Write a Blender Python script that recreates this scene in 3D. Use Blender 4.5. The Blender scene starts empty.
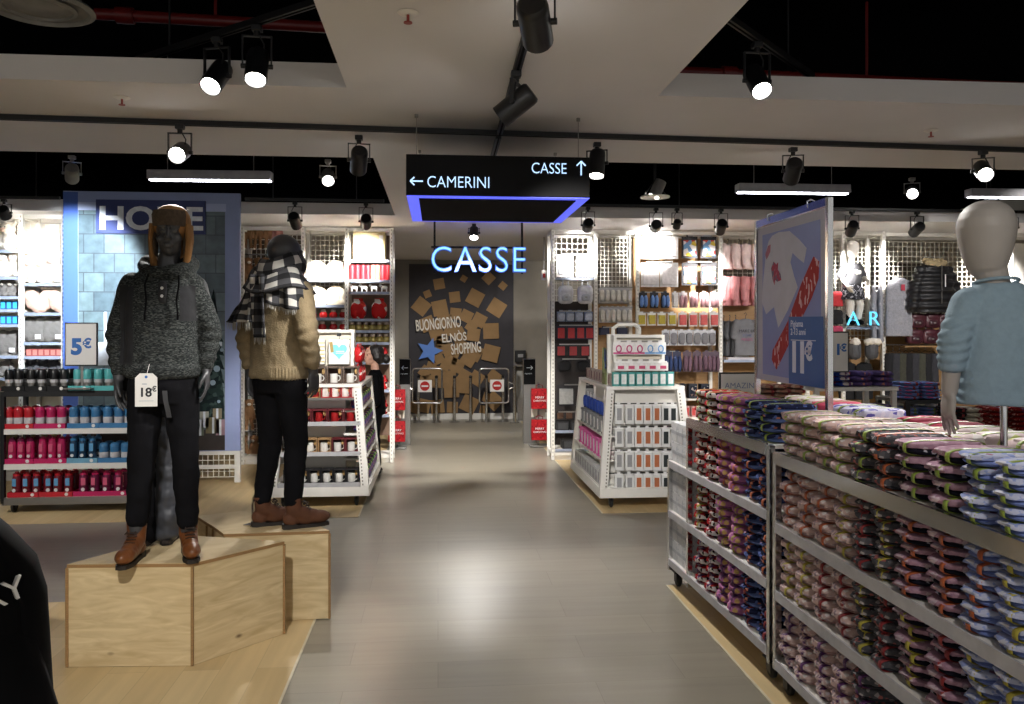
import bpy, bmesh, math, random
from mathutils import Vector, Matrix, noise
random.seed(7)
PI = math.pi
SC = bpy.context.scene
COL = SC.collection
# ---------------------------------------------------------------- camera frame (metres, aisle along +Y, eye at z 1.7)
YAW = math.atan(74/820); CT, ST = math.cos(YAW), math.sin(YAW); HZ = 329
def W(px, py, Z=0.0):
    zc = 820*(1.7-Z)/(py-HZ); xc = (px-512)/820*zc
    return Vector((xc*CT+zc*ST, -xc*ST+zc*CT, Z))
def D(px, py, Y):
    k = (px-512)/820; zc = Y/(CT-k*ST); xc = k*zc
    return Vector((xc*CT+zc*ST, Y, 1.7-(py-HZ)*zc/820))
ORD = ['first','second','third','fourth','fifth','sixth','seventh','eighth','ninth','tenth','eleventh','twelfth','thirteenth',
       'fourteenth','fifteenth','sixteenth','seventeenth','eighteenth','nineteenth','twentieth']
def S(r, g, b):
    f = lambda c: (c/255/12.92) if c/255 <= .04045 else ((c/255+.055)/1.055)**2.4
    return (f(r), f(g), f(b))
# ---------------------------------------------------------------- materials
MATS = {}
def nodes(name):
    m = bpy.data.materials.new(name); m.use_nodes = True
    nt = m.node_tree
    return m, nt, nt.nodes['Principled BSDF']
def coords(nt, scale=(1,1,1), kind='Object'):
    tc = nt.nodes.new('ShaderNodeTexCoord'); mp = nt.nodes.new('ShaderNodeMapping')
    mp.inputs['Scale'].default_value = scale
    nt.links.new(tc.outputs[kind], mp.inputs['Vector'])
    return mp.outputs['Vector']
def M(name, col=(.5,.5,.5), rough=.6, metal=0.0, var=0.12, scale=12.0, emit=None, bump=0.0, bscale=None, stretch=(1,1,1), alpha=1.0, trans=0.0, spec=.5):
    if name in MATS: return MATS[name]
    m, nt, b = nodes(name)
    b.inputs['Roughness'].default_value = rough; b.inputs['Metallic'].default_value = metal
    b.inputs['Specular IOR Level'].default_value = spec
    if trans: b.inputs['Transmission Weight'].default_value = trans
    if alpha < 1: b.inputs['Alpha'].default_value = alpha
    v = coords(nt, stretch)
    n = nt.nodes.new('ShaderNodeTexNoise'); n.inputs['Scale'].default_value = scale; n.inputs['Detail'].default_value = 4
    nt.links.new(v, n.inputs['Vector'])
    r = nt.nodes.new('ShaderNodeValToRGB')
    r.color_ramp.elements[0].position = .3; r.color_ramp.elements[1].position = .7
    r.color_ramp.elements[0].color = (*[c*(1-var) for c in col], 1)
    r.color_ramp.elements[1].color = (*[min(1, c*(1+var)) for c in col], 1)
    nt.links.new(n.outputs['Fac'], r.inputs['Fac']); nt.links.new(r.outputs['Color'], b.inputs['Base Color'])
    if emit:
        b.inputs['Emission Color'].default_value = (*emit[0], 1); b.inputs['Emission Strength'].default_value = emit[1]
    if bump:
        n2 = nt.nodes.new('ShaderNodeTexNoise'); n2.inputs['Scale'].default_value = bscale or scale*3
        nt.links.new(v, n2.inputs['Vector'])
        bp = nt.nodes.new('ShaderNodeBump'); bp.inputs['Strength'].default_value = bump; bp.inputs['Distance'].default_value = .01
        nt.links.new(n2.outputs['Fac'], bp.inputs['Height']); nt.links.new(bp.outputs['Normal'], b.inputs['Normal'])
    MATS[name] = m; return m
def PR(name, stops, scale=30, rough=.85, stretch=(1,1,1), dist='EUCLIDEAN', rnd=1.0):
    """cloth or card printed with cells of colour: stops = [(position, colour)]"""
    if name in MATS: return MATS[name]
    m, nt, b = nodes(name); b.inputs['Roughness'].default_value = rough; b.inputs['Specular IOR Level'].default_value = .12
    v = coords(nt, stretch)
    vo = nt.nodes.new('ShaderNodeTexVoronoi'); vo.inputs['Scale'].default_value = scale; vo.inputs['Randomness'].default_value = rnd
    nt.links.new(v, vo.inputs['Vector'])
    sp = nt.nodes.new('ShaderNodeSeparateColor'); nt.links.new(vo.outputs['Color'], sp.inputs['Color'])
    r = nt.nodes.new('ShaderNodeValToRGB'); r.color_ramp.interpolation = 'CONSTANT'
    e = r.color_ramp.elements
    while len(e) < len(stops): e.new(.5)
    for i, (p, c) in enumerate(stops): e[i].position = p; e[i].color = (*c, 1)
    nt.links.new(sp.outputs['Red'], r.inputs['Fac']); nt.links.new(r.outputs['Color'], b.inputs['Base Color'])
    MATS[name] = m; return m
def EM(name, col, k):
    if name in MATS: return MATS[name]
    m, nt, b = nodes(name)
    b.inputs['Base Color'].default_value = (*[c*.6 for c in col], 1)
    b.inputs['Emission Color'].default_value = (*col, 1); b.inputs['Emission Strength'].default_value = k
    MATS[name] = m; return m
# ---------------------------------------------------------------- mesh builder
class MB:
    def __init__(s): s.v = []; s.f = []; s.m = []
    def add(s, vs, fs, m=0, X=None):
        o = len(s.v)
        s.v += [(X @ Vector(p)) if X else Vector(p) for p in vs]
        s.f += [tuple(i+o for i in f) for f in fs]; s.m += [m]*len(fs)
        return s
    def box(s, x0, x1, y0, y1, z0, z1, m=0, X=None):
        vs = [(x,y,z) for z in (z0,z1) for y in (y0,y1) for x in (x0,x1)]
        return s.add(vs, [(0,2,3,1),(4,5,7,6),(0,1,5,4),(2,6,7,3),(0,4,6,2),(1,3,7,5)], m, X)
    def cb(s, c, d, m=0, X=None):
        return s.box(c[0]-d[0]/2, c[0]+d[0]/2, c[1]-d[1]/2, c[1]+d[1]/2, c[2]-d[2]/2, c[2]+d[2]/2, m, X)
    def loft(s, rings, m=0, caps=True, X=None, closed=True):
        n = len(rings[0]); vs = [p for r in rings for p in r]; fs = []
        for i in range(len(rings)-1):
            for j in range(n if closed else n-1):
                k = (j+1) % n
                fs.append((i*n+j, i*n+k, (i+1)*n+k, (i+1)*n+j))
        if caps: fs += [tuple(range(n))[::-1], tuple(range((len(rings)-1)*n, len(rings)*n))]
        return s.add(vs, fs, m, X)
    def cone(s, p0, p1, r0, r1=None, n=10, m=0, X=None, caps=True):
        p0, p1 = Vector(p0), Vector(p1); r1 = r0 if r1 is None else r1
        d = (p1-p0); q = d.to_track_quat('Z','Y'); rings = []
        for p, r in ((p0,r0),(p1,r1)):
            rings.append([p + q @ Vector((r*math.cos(2*PI*i/n), r*math.sin(2*PI*i/n), 0)) for i in range(n)])
        return s.loft(rings, m, caps, X)
    def tube(s, pts, r, n=8, m=0, X=None):
        pts = [Vector(p) for p in pts]; rings = []; up = None
        for i, p in enumerate(pts):
            t = (pts[min(i+1,len(pts)-1)]-pts[max(i-1,0)]).normalized()
            if up is None: up = t.orthogonal().normalized()
            up = (up - t*up.dot(t)).normalized(); b = t.cross(up)
            rr = r[i] if isinstance(r, (list,tuple)) else r
            rings.append([p + up*rr*math.cos(2*PI*k/n) + b*rr*math.sin(2*PI*k/n) for k in range(n)])
        return s.loft(rings, m, True, X)
    def lathe(s, prof, n=16, m=0, X=None, o=(0,0,0)):
        rings = [[(o[0]+r*math.cos(2*PI*i/n), o[1]+r*math.sin(2*PI*i/n), o[2]+z) for i in range(n)] for r, z in prof]
        return s.loft(rings, m, True, X)
    def sell(s, c, r, e=1.0, e2=None, n=16, k=10, m=0, X=None, jit=0):
        e2 = e if e2 is None else e2; g = lambda v, p: math.copysign(abs(v)**p, v); rings = []
        ph = random.random()*9
        for i in range(k+1):
            a = -PI/2 + PI*(i if 0 < i < k else (i+.06 if i == 0 else i-.06))/k; ring = []
            for j in range(n):
                b = 2*PI*j/n
                w = 1+jit*noise.noise(Vector((3*math.cos(b)+ph, 3*math.sin(b), 3*a)))
                ring.append((c[0]+r[0]*g(math.cos(a),e2)*g(math.cos(b),e)*w, c[1]+r[1]*g(math.cos(a),e2)*g(math.sin(b),e)*w, c[2]+r[2]*g(math.sin(a),e2)*w))
            rings.append(ring)
        return s.loft(rings, m, True, X)
    def prism(s, poly, h0, h1, m=0, X=None):
        return s.loft([[(x,y,h0) for x,y in poly], [(x,y,h1) for x,y in poly]], m, True, X)
    def limb(s, pts, rs, n=14, m=0):
        for i in range(len(pts)):
            s.sell(pts[i], (rs[i],)*3, n=n, k=8, m=m)
            if i: s.cone(pts[i-1], pts[i], rs[i-1], rs[i], n, m)
        return s
    def mesh(s, name, mats, smooth=True, angle=40):
        me = bpy.data.meshes.new(name); me.from_pydata([tuple(v) for v in s.v], [], s.f)
        for mm in (mats if isinstance(mats, (list,tuple)) else [mats]): me.materials.append(mm)
        me.polygons.foreach_set('material_index', s.m)
        bm = bmesh.new(); bm.from_mesh(me); bmesh.ops.recalc_face_normals(bm, faces=bm.faces); bm.to_mesh(me); bm.free()
        if smooth: me.shade_smooth(); me.set_sharp_from_angle(angle=math.radians(angle))
        me.update(); return me
    def obj(s, name, mats, parent=None, loc=None, rot=None, bevel=0, smooth=True, angle=40):
        return link(name, s.mesh(name, mats, smooth, angle), parent, loc, rot, bevel)
def link(name, data, parent=None, loc=None, rot=None, bevel=0):
    o = bpy.data.objects.new(name, data); COL.objects.link(o)
    if parent: o.parent = parent
    if loc is not None: o.location = loc
    if rot is not None: o.rotation_euler = rot
    if bevel:
        b = o.modifiers.new('bevel', 'BEVEL'); b.width = bevel; b.segments = 2; b.limit_method = 'ANGLE'; b.angle_limit = math.radians(50)
    return o
def fuse(mb, voxel, mats, smooth=4, wr=None, name='body'):
    """one continuous skin from overlapping shapes; wr(co, normal) -> offset along the normal"""
    me = mb.mesh('tmp', mats if not isinstance(mats, (list,tuple)) else mats[0], False)
    o = bpy.data.objects.new('tmp', me); COL.objects.link(o)
    r = o.modifiers.new('r', 'REMESH'); r.mode = 'VOXEL'; r.voxel_size = voxel
    if smooth:
        q = o.modifiers.new('s', 'SMOOTH'); q.iterations = smooth; q.factor = .5
    dg = bpy.context.evaluated_depsgraph_get(); dg.update()
    out = bpy.data.meshes.new_from_object(o.evaluated_get(dg)); out.name = name
    bpy.data.objects.remove(o); bpy.data.meshes.remove(me)
    if wr:
        ns = [v.normal.copy() for v in out.vertices]
        for v, nn in zip(out.vertices, ns): v.co += nn*wr(v.co, nn)
    out.materials.clear()
    for mm in (mats if isinstance(mats, (list,tuple)) else [mats]): out.materials.append(mm)
    out.shade_smooth(); return out
def tag(o, label, cat, group=None, kind=None):
    o['label'] = label; o['category'] = cat
    if group: o['group'] = group
    if kind: o['kind'] = kind
    return o
def thing(name, label, cat, loc=(0,0,0), rz=0, group=None, kind=None):
    o = bpy.data.objects.new(name, None); COL.objects.link(o); o.empty_display_size = .1
    o.location = loc; o.rotation_euler = (0,0,rz)
    return tag(o, label, cat, group, kind)
def kids(o): return [c for c in KID.get(o.name, [])]
KID = {}
def tree(o):
    return list(o.children)
def dup(root, loc, rz=None, label=None, group=None, scale=None):
    r = root.copy(); COL.objects.link(r); r.location = loc
    if rz is not None: r.rotation_euler = (0,0,rz)
    if label: r['label'] = label
    if group: r['group'] = group
    if scale: r.scale = scale
    for ch in PROTO[root.name]:
        c = ch.copy(); COL.objects.link(c); c.parent = r
        for g in PROTO.get(ch.name, ()):
            d = g.copy(); COL.objects.link(d); d.parent = c
    return r
PROTO = {}
def proto(root):
    """remember the parts of a thing so that copies need no search"""
    PROTO[root.name] = list(root.children)
    for c in root.children:
        if c.children: PROTO[c.name] = list(c.children)
    return root
class Rep:
    """first placing moves the original itself, later ones copy it"""
    def __init__(s, root): s.r = proto(root); s.n = 0
    def put(s, loc, rz=0, label=None, group=None, scale=None):
        s.n += 1
        if s.n == 1:
            o = s.r; o.location = loc; o.rotation_euler = (0,0,rz)
            if label: o['label'] = label
            if group: o['group'] = group
            if scale: o.scale = scale
            return o
        return dup(s.r, loc, rz, label, group, scale)
def structure(name, mb, mats, parent=None, bevel=0, smooth=False):
    o = mb.obj(name, mats, parent, bevel=bevel, smooth=smooth)
    if not parent: o['kind'] = 'structure'
    return o
def text(name, body, size, mat, parent=None, loc=(0,0,0), rot=(PI/2,0,0), ext=.002, align='LEFT', off=0.0, sx=1.0, spacing=1.0):
    cu = bpy.data.curves.new(name, 'FONT'); cu.body = body; cu.size = size; cu.extrude = ext; cu.align_x = align; cu.offset = off
    cu.space_character = spacing; cu.resolution_u = 4
    o = bpy.data.objects.new('tmp_text', cu); COL.objects.link(o)
    dg = bpy.context.evaluated_depsgraph_get(); dg.update()
    me = bpy.data.meshes.new_from_object(o.evaluated_get(dg)); me.name = name
    bpy.data.objects.remove(o); bpy.data.curves.remove(cu)
    me.materials.clear(); me.materials.append(mat)
    if sx != 1.0:
        for v in me.vertices: v.co.x *= sx
    return link(name, me, parent, loc, rot)
# common materials
white = M('white_lacquer', S(225,222,215), .45, var=.03)
cream = M('cream_board', S(214,206,190), .7, var=.05, scale=3)
black = M('black_metal', S(18,18,20), .45, var=.1)
matblack = M('matt_black', S(12,12,14), .85, var=.2, spec=.08)
chrome = M('chrome', S(205,205,205), .18, 1.0, var=.04)
steel = M('brushed_steel', S(150,148,145), .35, .85, var=.08, stretch=(1,1,30))
rubber = M('rubber', S(20,20,21), .7)
concrete = M('concrete', S(128,122,112), .85, var=.12, scale=2.2, bump=.1)
ply = None
def plywood():
    m, nt, b = nodes('birch_plywood'); b.inputs['Roughness'].default_value = .55
    v = coords(nt, (1.2,1.2,7))
    n = nt.nodes.new('ShaderNodeTexNoise'); n.inputs['Scale'].default_value = 3; n.inputs['Detail'].default_value = 6; n.inputs['Distortion'].default_value = 1.2
    nt.links.new(v, n.inputs['Vector'])
    r = nt.nodes.new('ShaderNodeValToRGB'); r.color_ramp.elements[0].color = (*S(192,168,124),1); r.color_ramp.elements[1].color = (*S(224,204,162),1)
    r.color_ramp.elements[0].position = .3; r.color_ramp.elements[1].position = .72
    nt.links.new(n.outputs['Fac'], r.inputs['Fac'])
    vo = nt.nodes.new('ShaderNodeTexVoronoi'); vo.inputs['Scale'].default_value = 3.4
    nt.links.new(coords(nt, (1,1,1.9)), vo.inputs['Vector'])
    k = nt.nodes.new('ShaderNodeValToRGB'); k.color_ramp.elements[0].color = (*S(96,66,38),1); k.color_ramp.elements[1].color = (1,1,1,1)
    k.color_ramp.elements[0].position = .02; k.color_ramp.elements[1].position = .09
    nt.links.new(vo.outputs['Distance'], k.inputs['Fac'])
    mx = nt.nodes.new('ShaderNodeMix'); mx.data_type = 'RGBA'; mx.blend_type = 'MULTIPLY'; mx.inputs[0].default_value = .8
    nt.links.new(r.outputs['Color'], mx.inputs[6]); nt.links.new(k.outputs['Color'], mx.inputs[7]); nt.links.new(mx.outputs[2], b.inputs['Base Color'])
    return m
ply = plywood()
ply_edge = M('plywood_edge', S(150,116,74), .7, var=.3, stretch=(1,1,90))
def planks(name, c1, c2, sx, sy, rough, gap, spec=.5, rot=0):
    m, nt, b = nodes(name); b.inputs['Roughness'].default_value = rough; b.inputs['Specular IOR Level'].default_value = spec
    v = coords(nt); v.node.inputs['Rotation'].default_value = (0,0,rot)
    br = nt.nodes.new('ShaderNodeTexBrick'); br.inputs['Scale'].default_value = 1; br.offset = .37
    br.inputs['Brick Width'].default_value = sx; br.inputs['Row Height'].default_value = sy; br.inputs['Mortar Size'].default_value = gap
    br.inputs['Color1'].default_value = (*c1,1); br.inputs['Color2'].default_value = (*c2,1)
    br.inputs['Mortar'].default_value = (*[c*.72 for c in c1],1); br.inputs['Bias'].default_value = 0
    nt.links.new(v, br.inputs['Vector'])
    n = nt.nodes.new('ShaderNodeTexNoise'); n.inputs['Scale'].default_value = 5; n.inputs['Detail'].default_value = 5
    mp = nt.nodes.new('ShaderNodeMapping'); mp.inputs['Scale'].default_value = (.25,3,1); nt.links.new(v, mp.inputs['Vector']); nt.links.new(mp.outputs['Vector'], n.inputs['Vector'])
    hs = nt.nodes.new('ShaderNodeHueSaturation'); mr = nt.nodes.new('ShaderNodeMapRange')
    mr.inputs['To Min'].default_value = .8; mr.inputs['To Max'].default_value = 1.15
    nt.links.new(n.outputs['Fac'], mr.inputs['Value']); nt.links.new(mr.outputs['Result'], hs.inputs['Value'])
    nt.links.new(br.outputs['Color'], hs.inputs['Color']); nt.links.new(hs.outputs['Color'], b.inputs['Base Color'])
    return m
# ================================================================ THE SETTING
grey_tile = planks('grey_vinyl_tile', S(146,139,124), S(138,132,118), 1.2, .3, .31, .002, .45)
oak = planks('oak_plank', S(212,188,142), S(196,170,124), 1.4, .18, .5, .0015, .4, PI/2)
structure('floor', MB().box(-9,10,-3,16,-.1,0), grey_tile)
structure('floor', MB().box(-9,-.722,-1.5,5.33,0,.003).box(-9,-.722,7.5,15,0,.003), oak)
structure('floor', MB().box(1.515,10,-1.5,5.32,0,.003).box(1.515,10,7.45,15,0,.003), oak)
structure('trim_1', MB().box(-.722,-.71,-1.5,5.33,0,.005).box(1.503,1.515,-1.5,5.32,0,.005).box(1.503,1.515,7.45,15,0,.005).box(-.722,-.71,7.5,15,0,.005), M('pale_edge_strip', S(206,196,170), .5))
ceil_paint = M('ceiling_paint', S(214,211,210), .9, var=.03, scale=1.5)
XL, XR, Y1, Y2, Y3 = -.49, 1.222, 4.48, 6.3, 9.45
cl = MB()
cl.box(XL,XR,-3,Y3,3,3.13).box(-9,XL,Y1,Y2,3,3.13).box(XR,10,Y1,Y2,3,3.13).box(-9,10,Y3,15.6,3,3.13)
structure('ceiling', cl, ceil_paint)
structure('ceiling', MB().box(-9,10,-3,15.6,4.0,4.1), M('void_black', S(9,9,11), .95, spec=0))
structure('wall_back', MB().box(-9,10,15.5,15.6,0,3.0), concrete)
structure('wall_left', MB().box(-9.1,-9,-3,15.6,0,4.0), cream)
structure('wall_right', MB().box(10,10.1,-3,15.6,0,4.0), cream)
structure('baseboard_back', MB().box(-1.5,2.2,15.46,15.5,0,.11), white)
# dark mural field on the back wall
mural = M('charcoal_wall_paint', S(58,56,60), .85, var=.06)
a = D(409,264,15.48); b = D(513.5,414,15.48)
structure('trim_2', MB().box(a.x,b.x,15.475,15.5,b.z,a.z), mural)
MX0, MZ0 = a.x, b.z
# ceiling void services
red_pipe = M('red_sprinkler_pipe', S(120,28,26), .4)
for (p, q, z, lb) in (((100,14),(320,27),3.6,'red sprinkler pipe in the dark ceiling opening above the left spotlights'), ((690,72),(1024,87),3.45,'red sprinkler pipe in the dark ceiling opening at right')):
    A, B = W(*p, z), W(*q, z); d = (B-A); pz = z; A = A-d*.9; B = B+d*.12
    o = MB().cone(A, B, .035, n=12).cone(A.lerp(B,.5)-(B-A).normalized()*.05, A.lerp(B,.5)+(B-A).normalized()*.05, .05, n=12).cone(A.lerp(B,.3), A.lerp(B,.3)+Vector((0,0,3.998-z)), .01, n=8).cone(A.lerp(B,.7), A.lerp(B,.7)+Vector((0,0,3.998-z)), .01, n=8).obj('sprinkler_pipe', red_pipe); tag(o, lb, 'pipe')
c = W(38,6,3.25)
t = thing('air_diffuser', 'round grey ceiling air diffuser at the top left corner', 'air vent', c)
dm = M('diffuser_grey', S(120,120,118), .5)
MB().lathe([(.245,0),(.25,-.01),(.225,-.02),(.215,-.005),(.215,.02),(.24,.02)], 40).obj('outer_ring', dm, t)
MB().lathe([(.165,-.005),(.17,-.012),(.15,-.018),(.145,0)], 32).obj('inner_ring', dm, t)
MB().lathe([(.0,-.02),(.09,-.018),(.11,-.006),(.10,.004),(.0,.01)], 28).obj('core_disc', dm, t)
sp = MB()
for k in range(4): sp.cb((0,0,.004), (.42,.012,.008), 0, Matrix.Rotation(k*PI/4,4,'Z'))
sp.obj('spoke', dm, t); MB().cone((0,0,.01),(0,0,.75),.16,n=24).obj('duct', M('duct', S(60,60,62), .5), t)
for (px, py, lb) in ((408,12,'white ceiling sprinkler head above the aisle, nearest the top edge'), (122,97,'small sprinkler head on the pale ceiling left of the lit spotlight'), (931,130,'small sprinkler head on the pale ceiling at right')):
    c = W(px,py,3.0); t = thing('ceiling_sprinkler', lb, 'sprinkler', c)
    MB().lathe([(.001,0),(.04,0),(.045,-.004),(.03,-.012),(.001,-.012)], 20).obj('rosette', white, t)
    MB().lathe([(.006,-.012),(.006,-.04),(.018,-.042),(.018,-.046),(.001,-.047)], 12).obj('nozzle', M('sprinkler_red', S(150,60,50), .4), t)
# ---------------------------------------------------------------- tracks and spotlights
def track(name, A, B, lb):
    A, B = Vector(A), Vector(B); m = MB(); q = (B-A).to_track_quat('X','Z').to_matrix().to_4x4(); L = (B-A).length
    X = Matrix.Translation(A) @ q
    t = thing(name, lb, 'light track', A)
    X0 = q
    MB().cb((L/2,0,-.0),(L,.036,.032),0,X0).obj('track_body', black, t); MB().cb((L/2,0,-.0165),(L,.012,.002),0,X0).obj('conductor_slot', matblack, t)
    if A.z > 3.05:
        for q in (.2,.8): MB().cone((0,0,.016) if False else X0 @ Vector((L*q,0,.016)), (X0 @ Vector((L*q,0,0))) + Vector((0,0,3.998-A.z)), .006, n=6).obj('suspension_rod', black, t)
A = W(0,117,2.982); B = W(1024,150,2.982); d = B-A
track('light_track', A-d*.3, B+d*.3, 'long black light track crossing the pale ceiling from side to side')
track('light_track', (.372,2.2,2.982), (.401,5.36,2.982), 'black light track running along the aisle ceiling in front of the cross track')
track('light_track', (.402,5.44,2.982), (.41,6.3,2.982), 'short black light track on the aisle ceiling behind the cross track')
A = W(120,66,3.22); B = W(330,-2,3.22); track('light_track', A, B+(B-A)*.4, 'slanting light track in the dark opening at upper left')
A = W(725,16,3.22); B = W(812,76,3.22); track('light_track', A-(B-A)*.6, B, 'slanting light track in the dark opening at upper right')
track('light_track', D(-60,197,9.3), D(60,198,9.3), 'black light track above the white plush shelving at the left edge')
track('light_track', D(245,199,9.3), D(384,201,9.3), 'black light track in front of the shelving on the left of the aisle')
track('light_track', D(570,205,9.3), D(1090,213,9.3), 'black light track in front of the shelving on the right of the aisle')
for x0, x1, s in ((-6.5,-.6,'left'),(1.4,7.5,'right')):
    track('light_track', (x0,7.0,3.2), (x1,7.0,3.2), 'light track deep in the dark ceiling opening on the %s of the aisle' % s)
lens_on = EM('lens_lit', (1,.97,.92), 9); lens_off = M('lens_dark', S(30,30,32), .2)
hous_k = M('spot_black', S(22,22,24), .4); hous_g = M('spot_grey', S(120,118,116), .4)
LIGHTS = []
def spot(mount, aim, lb, drop=.2, L=.19, r=.055, lit=True, m=None, power=0, size=40, blend=.6, tint=(1,.965,.92), soft=.05):
    m = m or hous_k; mount = Vector(mount); aim = Vector(aim)
    t = thing('track_spotlight', lb, 'spotlight', mount, 0)
    c = Vector((0,0,-drop)); d = (aim-(mount+c)).normalized()
    h = Vector((d.x,d.y,0)); h = h.normalized() if h.length > .01 else Vector((0,1,0))
    side = Vector((-h.y,h.x,0))
    q = d.to_track_quat('Z','Y').to_matrix().to_4x4(); X = Matrix.Translation(c) @ q
    MB().cb((0,0,-.012),(.05,.05,.03)).cone((0,0,-.02),(0,0,-.05),.016).obj('adapter', m, t, bevel=.004)
    Y = Matrix(((side.x,h.x,0,0),(side.y,h.y,0,0),(0,0,1,0),(0,0,0,1))); w = r+.014
    yk = MB().cb((0,0,-.052),(2*w+.008,.02,.006),0,Y)
    for s in (-1,1): yk.cb((s*w,0,-.052-(drop-.05)/2),(.006,.02,drop-.05),0,Y).cone(Y @ Vector((s*(w+.008),0,-drop)), Y @ Vector((s*(r-.01),0,-drop)), .012)
    yk.obj('yoke', m, t)
    hb = MB().lathe([(.001,-L*.5),(r*.8,-L*.5),(r*.95,-L*.45),(r,-L*.35),(r,L*.5),(r*.9,L*.5),(r*.88,L*.42),(.001,L*.40)], 22, 0, X)
    o = hb.obj('lamp_housing', m, t)
    MB().lathe([(.001,L*.43),(r*.84,L*.43),(r*.84,L*.455),(.001,L*.47)], 22, 0, X).obj('lens', lens_on if lit else lens_off, o)
    pts = [Vector((0,.0,-.045))+side*.01, Vector((0,0,-.09))+side*.035, c*.7+side*.03, c - d*L*.45 + side*.01]
    MB().tube(pts, .004, 6).obj('cable', rubber, t)
    if power:
        li = bpy.data.lights.new('spot_light', 'SPOT'); li.energy = power; li.spot_size = math.radians(size); li.spot_blend = blend; li.color = tint
        li.shadow_soft_size = soft
        lo = bpy.data.objects.new('spot_light', li); COL.objects.link(lo); lo.location = mount + c + d*(L*.5+.02)
        lo.rotation_euler = d.to_track_quat('-Z','Y').to_euler()
    return t
CAMP = Vector((0,0,1.7))
# upper left and right openings
spot(W(217,38,3.2), (-1.75,2.2,.6), 'lit spotlight at upper left, left one of the pair on the slanting track', power=70, size=50)
spot(W(257,26,3.2), (-.8,2.6,.3), 'lit spotlight at upper left, right one of the pair on the slanting track', power=70, size=50)
spot(W(757,43,3.2), (1.75,2.3,.9), 'lit spotlight alone on the slanting track at upper right', power=36, size=50)
# on the long cross track
spot(W(180,125,2.963), (-1.6,1.5,1.0), 'lit spotlight on the cross track above the HOME panel facing the viewer', drop=.17, L=.15, power=70, size=50)
spot(W(359,136,2.963), (-1.0,8.6,.9), 'unlit looking black spotlight on the cross track seen from behind, left of the sign', drop=.16, power=130, size=42)
spot(W(597,143,2.963), (.75,4.7,.0), 'lit spotlight on the cross track at the right edge of the hanging sign', drop=.14, power=42, size=80)
spot(W(793,148,2.963), (3.2,8.6,1.0), 'black spotlight on the cross track right of the sign, turned away to the back', drop=.16, power=110, size=45)
spot(W(983,151,2.963), (2.6,2.6,1.1), 'lit spotlight on the cross track above the grey child mannequin head', drop=.14, power=22, size=55)
# on the aisle track
spot(W(516,72,2.963), (-1.35,4.7,1.5), 'black spotlight on the aisle track in front of the sign aiming down to the left', drop=.16, L=.2, r=.058, power=60, size=34)
spot(W(535,-22,2.963), (1.6,8.0,1.0), 'black spotlight at the top edge of the picture above the aisle', drop=.16, L=.2, r=.058, power=130, size=30)
# in the dark openings behind the cross track
spot(W(72,156,3.18), (-3.95,9.3,2.25), 'grey spotlight left of the HOME panel turned down to the left', drop=.15, m=hous_g, power=260, size=44, blend=.5, tint=(.86,.93,1))
spot(W(328,160,3.18), (-.6,4.9,1.2), 'small grey lit spotlight left of the hanging sign', drop=.15, L=.15, m=hous_g, power=40, size=40)
spot(W(912,178,3.18), (2.15,3.0,1.2), 'small grey lit spotlight above the black puffer jacket', drop=.14, L=.17, m=hous_g, power=110, size=36)
c = W(655,196,2.93)
t = thing('recessed_downlight', 'round downlight with tilted grey lamp hanging right of the hanging sign', 'downlight', c)
MB().lathe([(.10,.0),(.135,-.004),(.135,-.016),(.10,-.012)], 28).obj('trim_ring', white, t)
X = Matrix.Translation((.02,0,.06)) @ Matrix.Rotation(math.radians(25),4,'Y')
o = MB().lathe([(.001,.09),(.05,.09),(.055,.06),(.055,-.07),(.001,-.06)], 20, 0, X).obj('lamp_housing', hous_g, t)
MB().lathe([(.001,-.072),(.046,-.072),(.046,-.068),(.001,-.066)], 20, 0, X).obj('lens', lens_on, o)
MB().cone((0,0,.12),(0,0,.3),.012).cone((-.11,0,0),(0,0,.14),.006).cone((.11,0,0),(0,0,.14),.006).obj('hanger_rod', black, t)
# row in front of the shelving, lenses towards the shelves
for (px, aim, pw, lb) in (
    (295,(-1.55,10.8,2.2),150,'black spotlight in front of the plush shelving above the scarf mannequin'),
    (366,(-.98,10.8,2.5),190,'black spotlight in front of the red Christmas shelving'),
    (588,(1.85,10.8,2.6),170,'black spotlight above the white handbags shelving right of the aisle'),
    (656,(2.78,10.75,2.75),200,'black spotlight above the blank white packs, left of a smaller one'),
    (721,(3.55,10.8,2.3),190,'black spotlight above the pink garments beside the poster'),
    (852,(5.15,10.25,2.45),250,'black spotlight above the small mannequin in a grey top'),
    (917,(5.9,10.8,2.4),220,'black spotlight above the wire grid right of the small mannequin')):
    spot(D(px,199.6+(px-245)*.0146+(1.0 if px > 500 else 0),9.3)-Vector((0,0,.021)), aim, lb, drop=.205, L=.21, r=.062, power=pw, size=36, blend=.8)
spot(D(677,206.7,9.3)-Vector((0,0,.021)), (2.9,10.8,1.6), 'smallest black spotlight, third of the group above the blank white packs', drop=.18, L=.1, r=.045, lit=False)
spot(D(4,197.6,9.3)-Vector((0,0,.021)), (-4.7,10.2,2.3), 'black spotlight at the left picture edge above the white plush toys', drop=.14, L=.13, r=.06, power=230, size=36, blend=.8)
spot(D(1012,212,9.3)-Vector((0,0,.021)), (7.55,10.7,2.4), 'black spotlight hidden behind the grey child mannequin head', drop=.17, power=200, size=36)
spot(W(474,224,2.985), (.3,8.2,.2), 'black lit spotlight on the ceiling just behind the hanging sign', drop=.11, L=.16, power=150, size=60)
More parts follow.
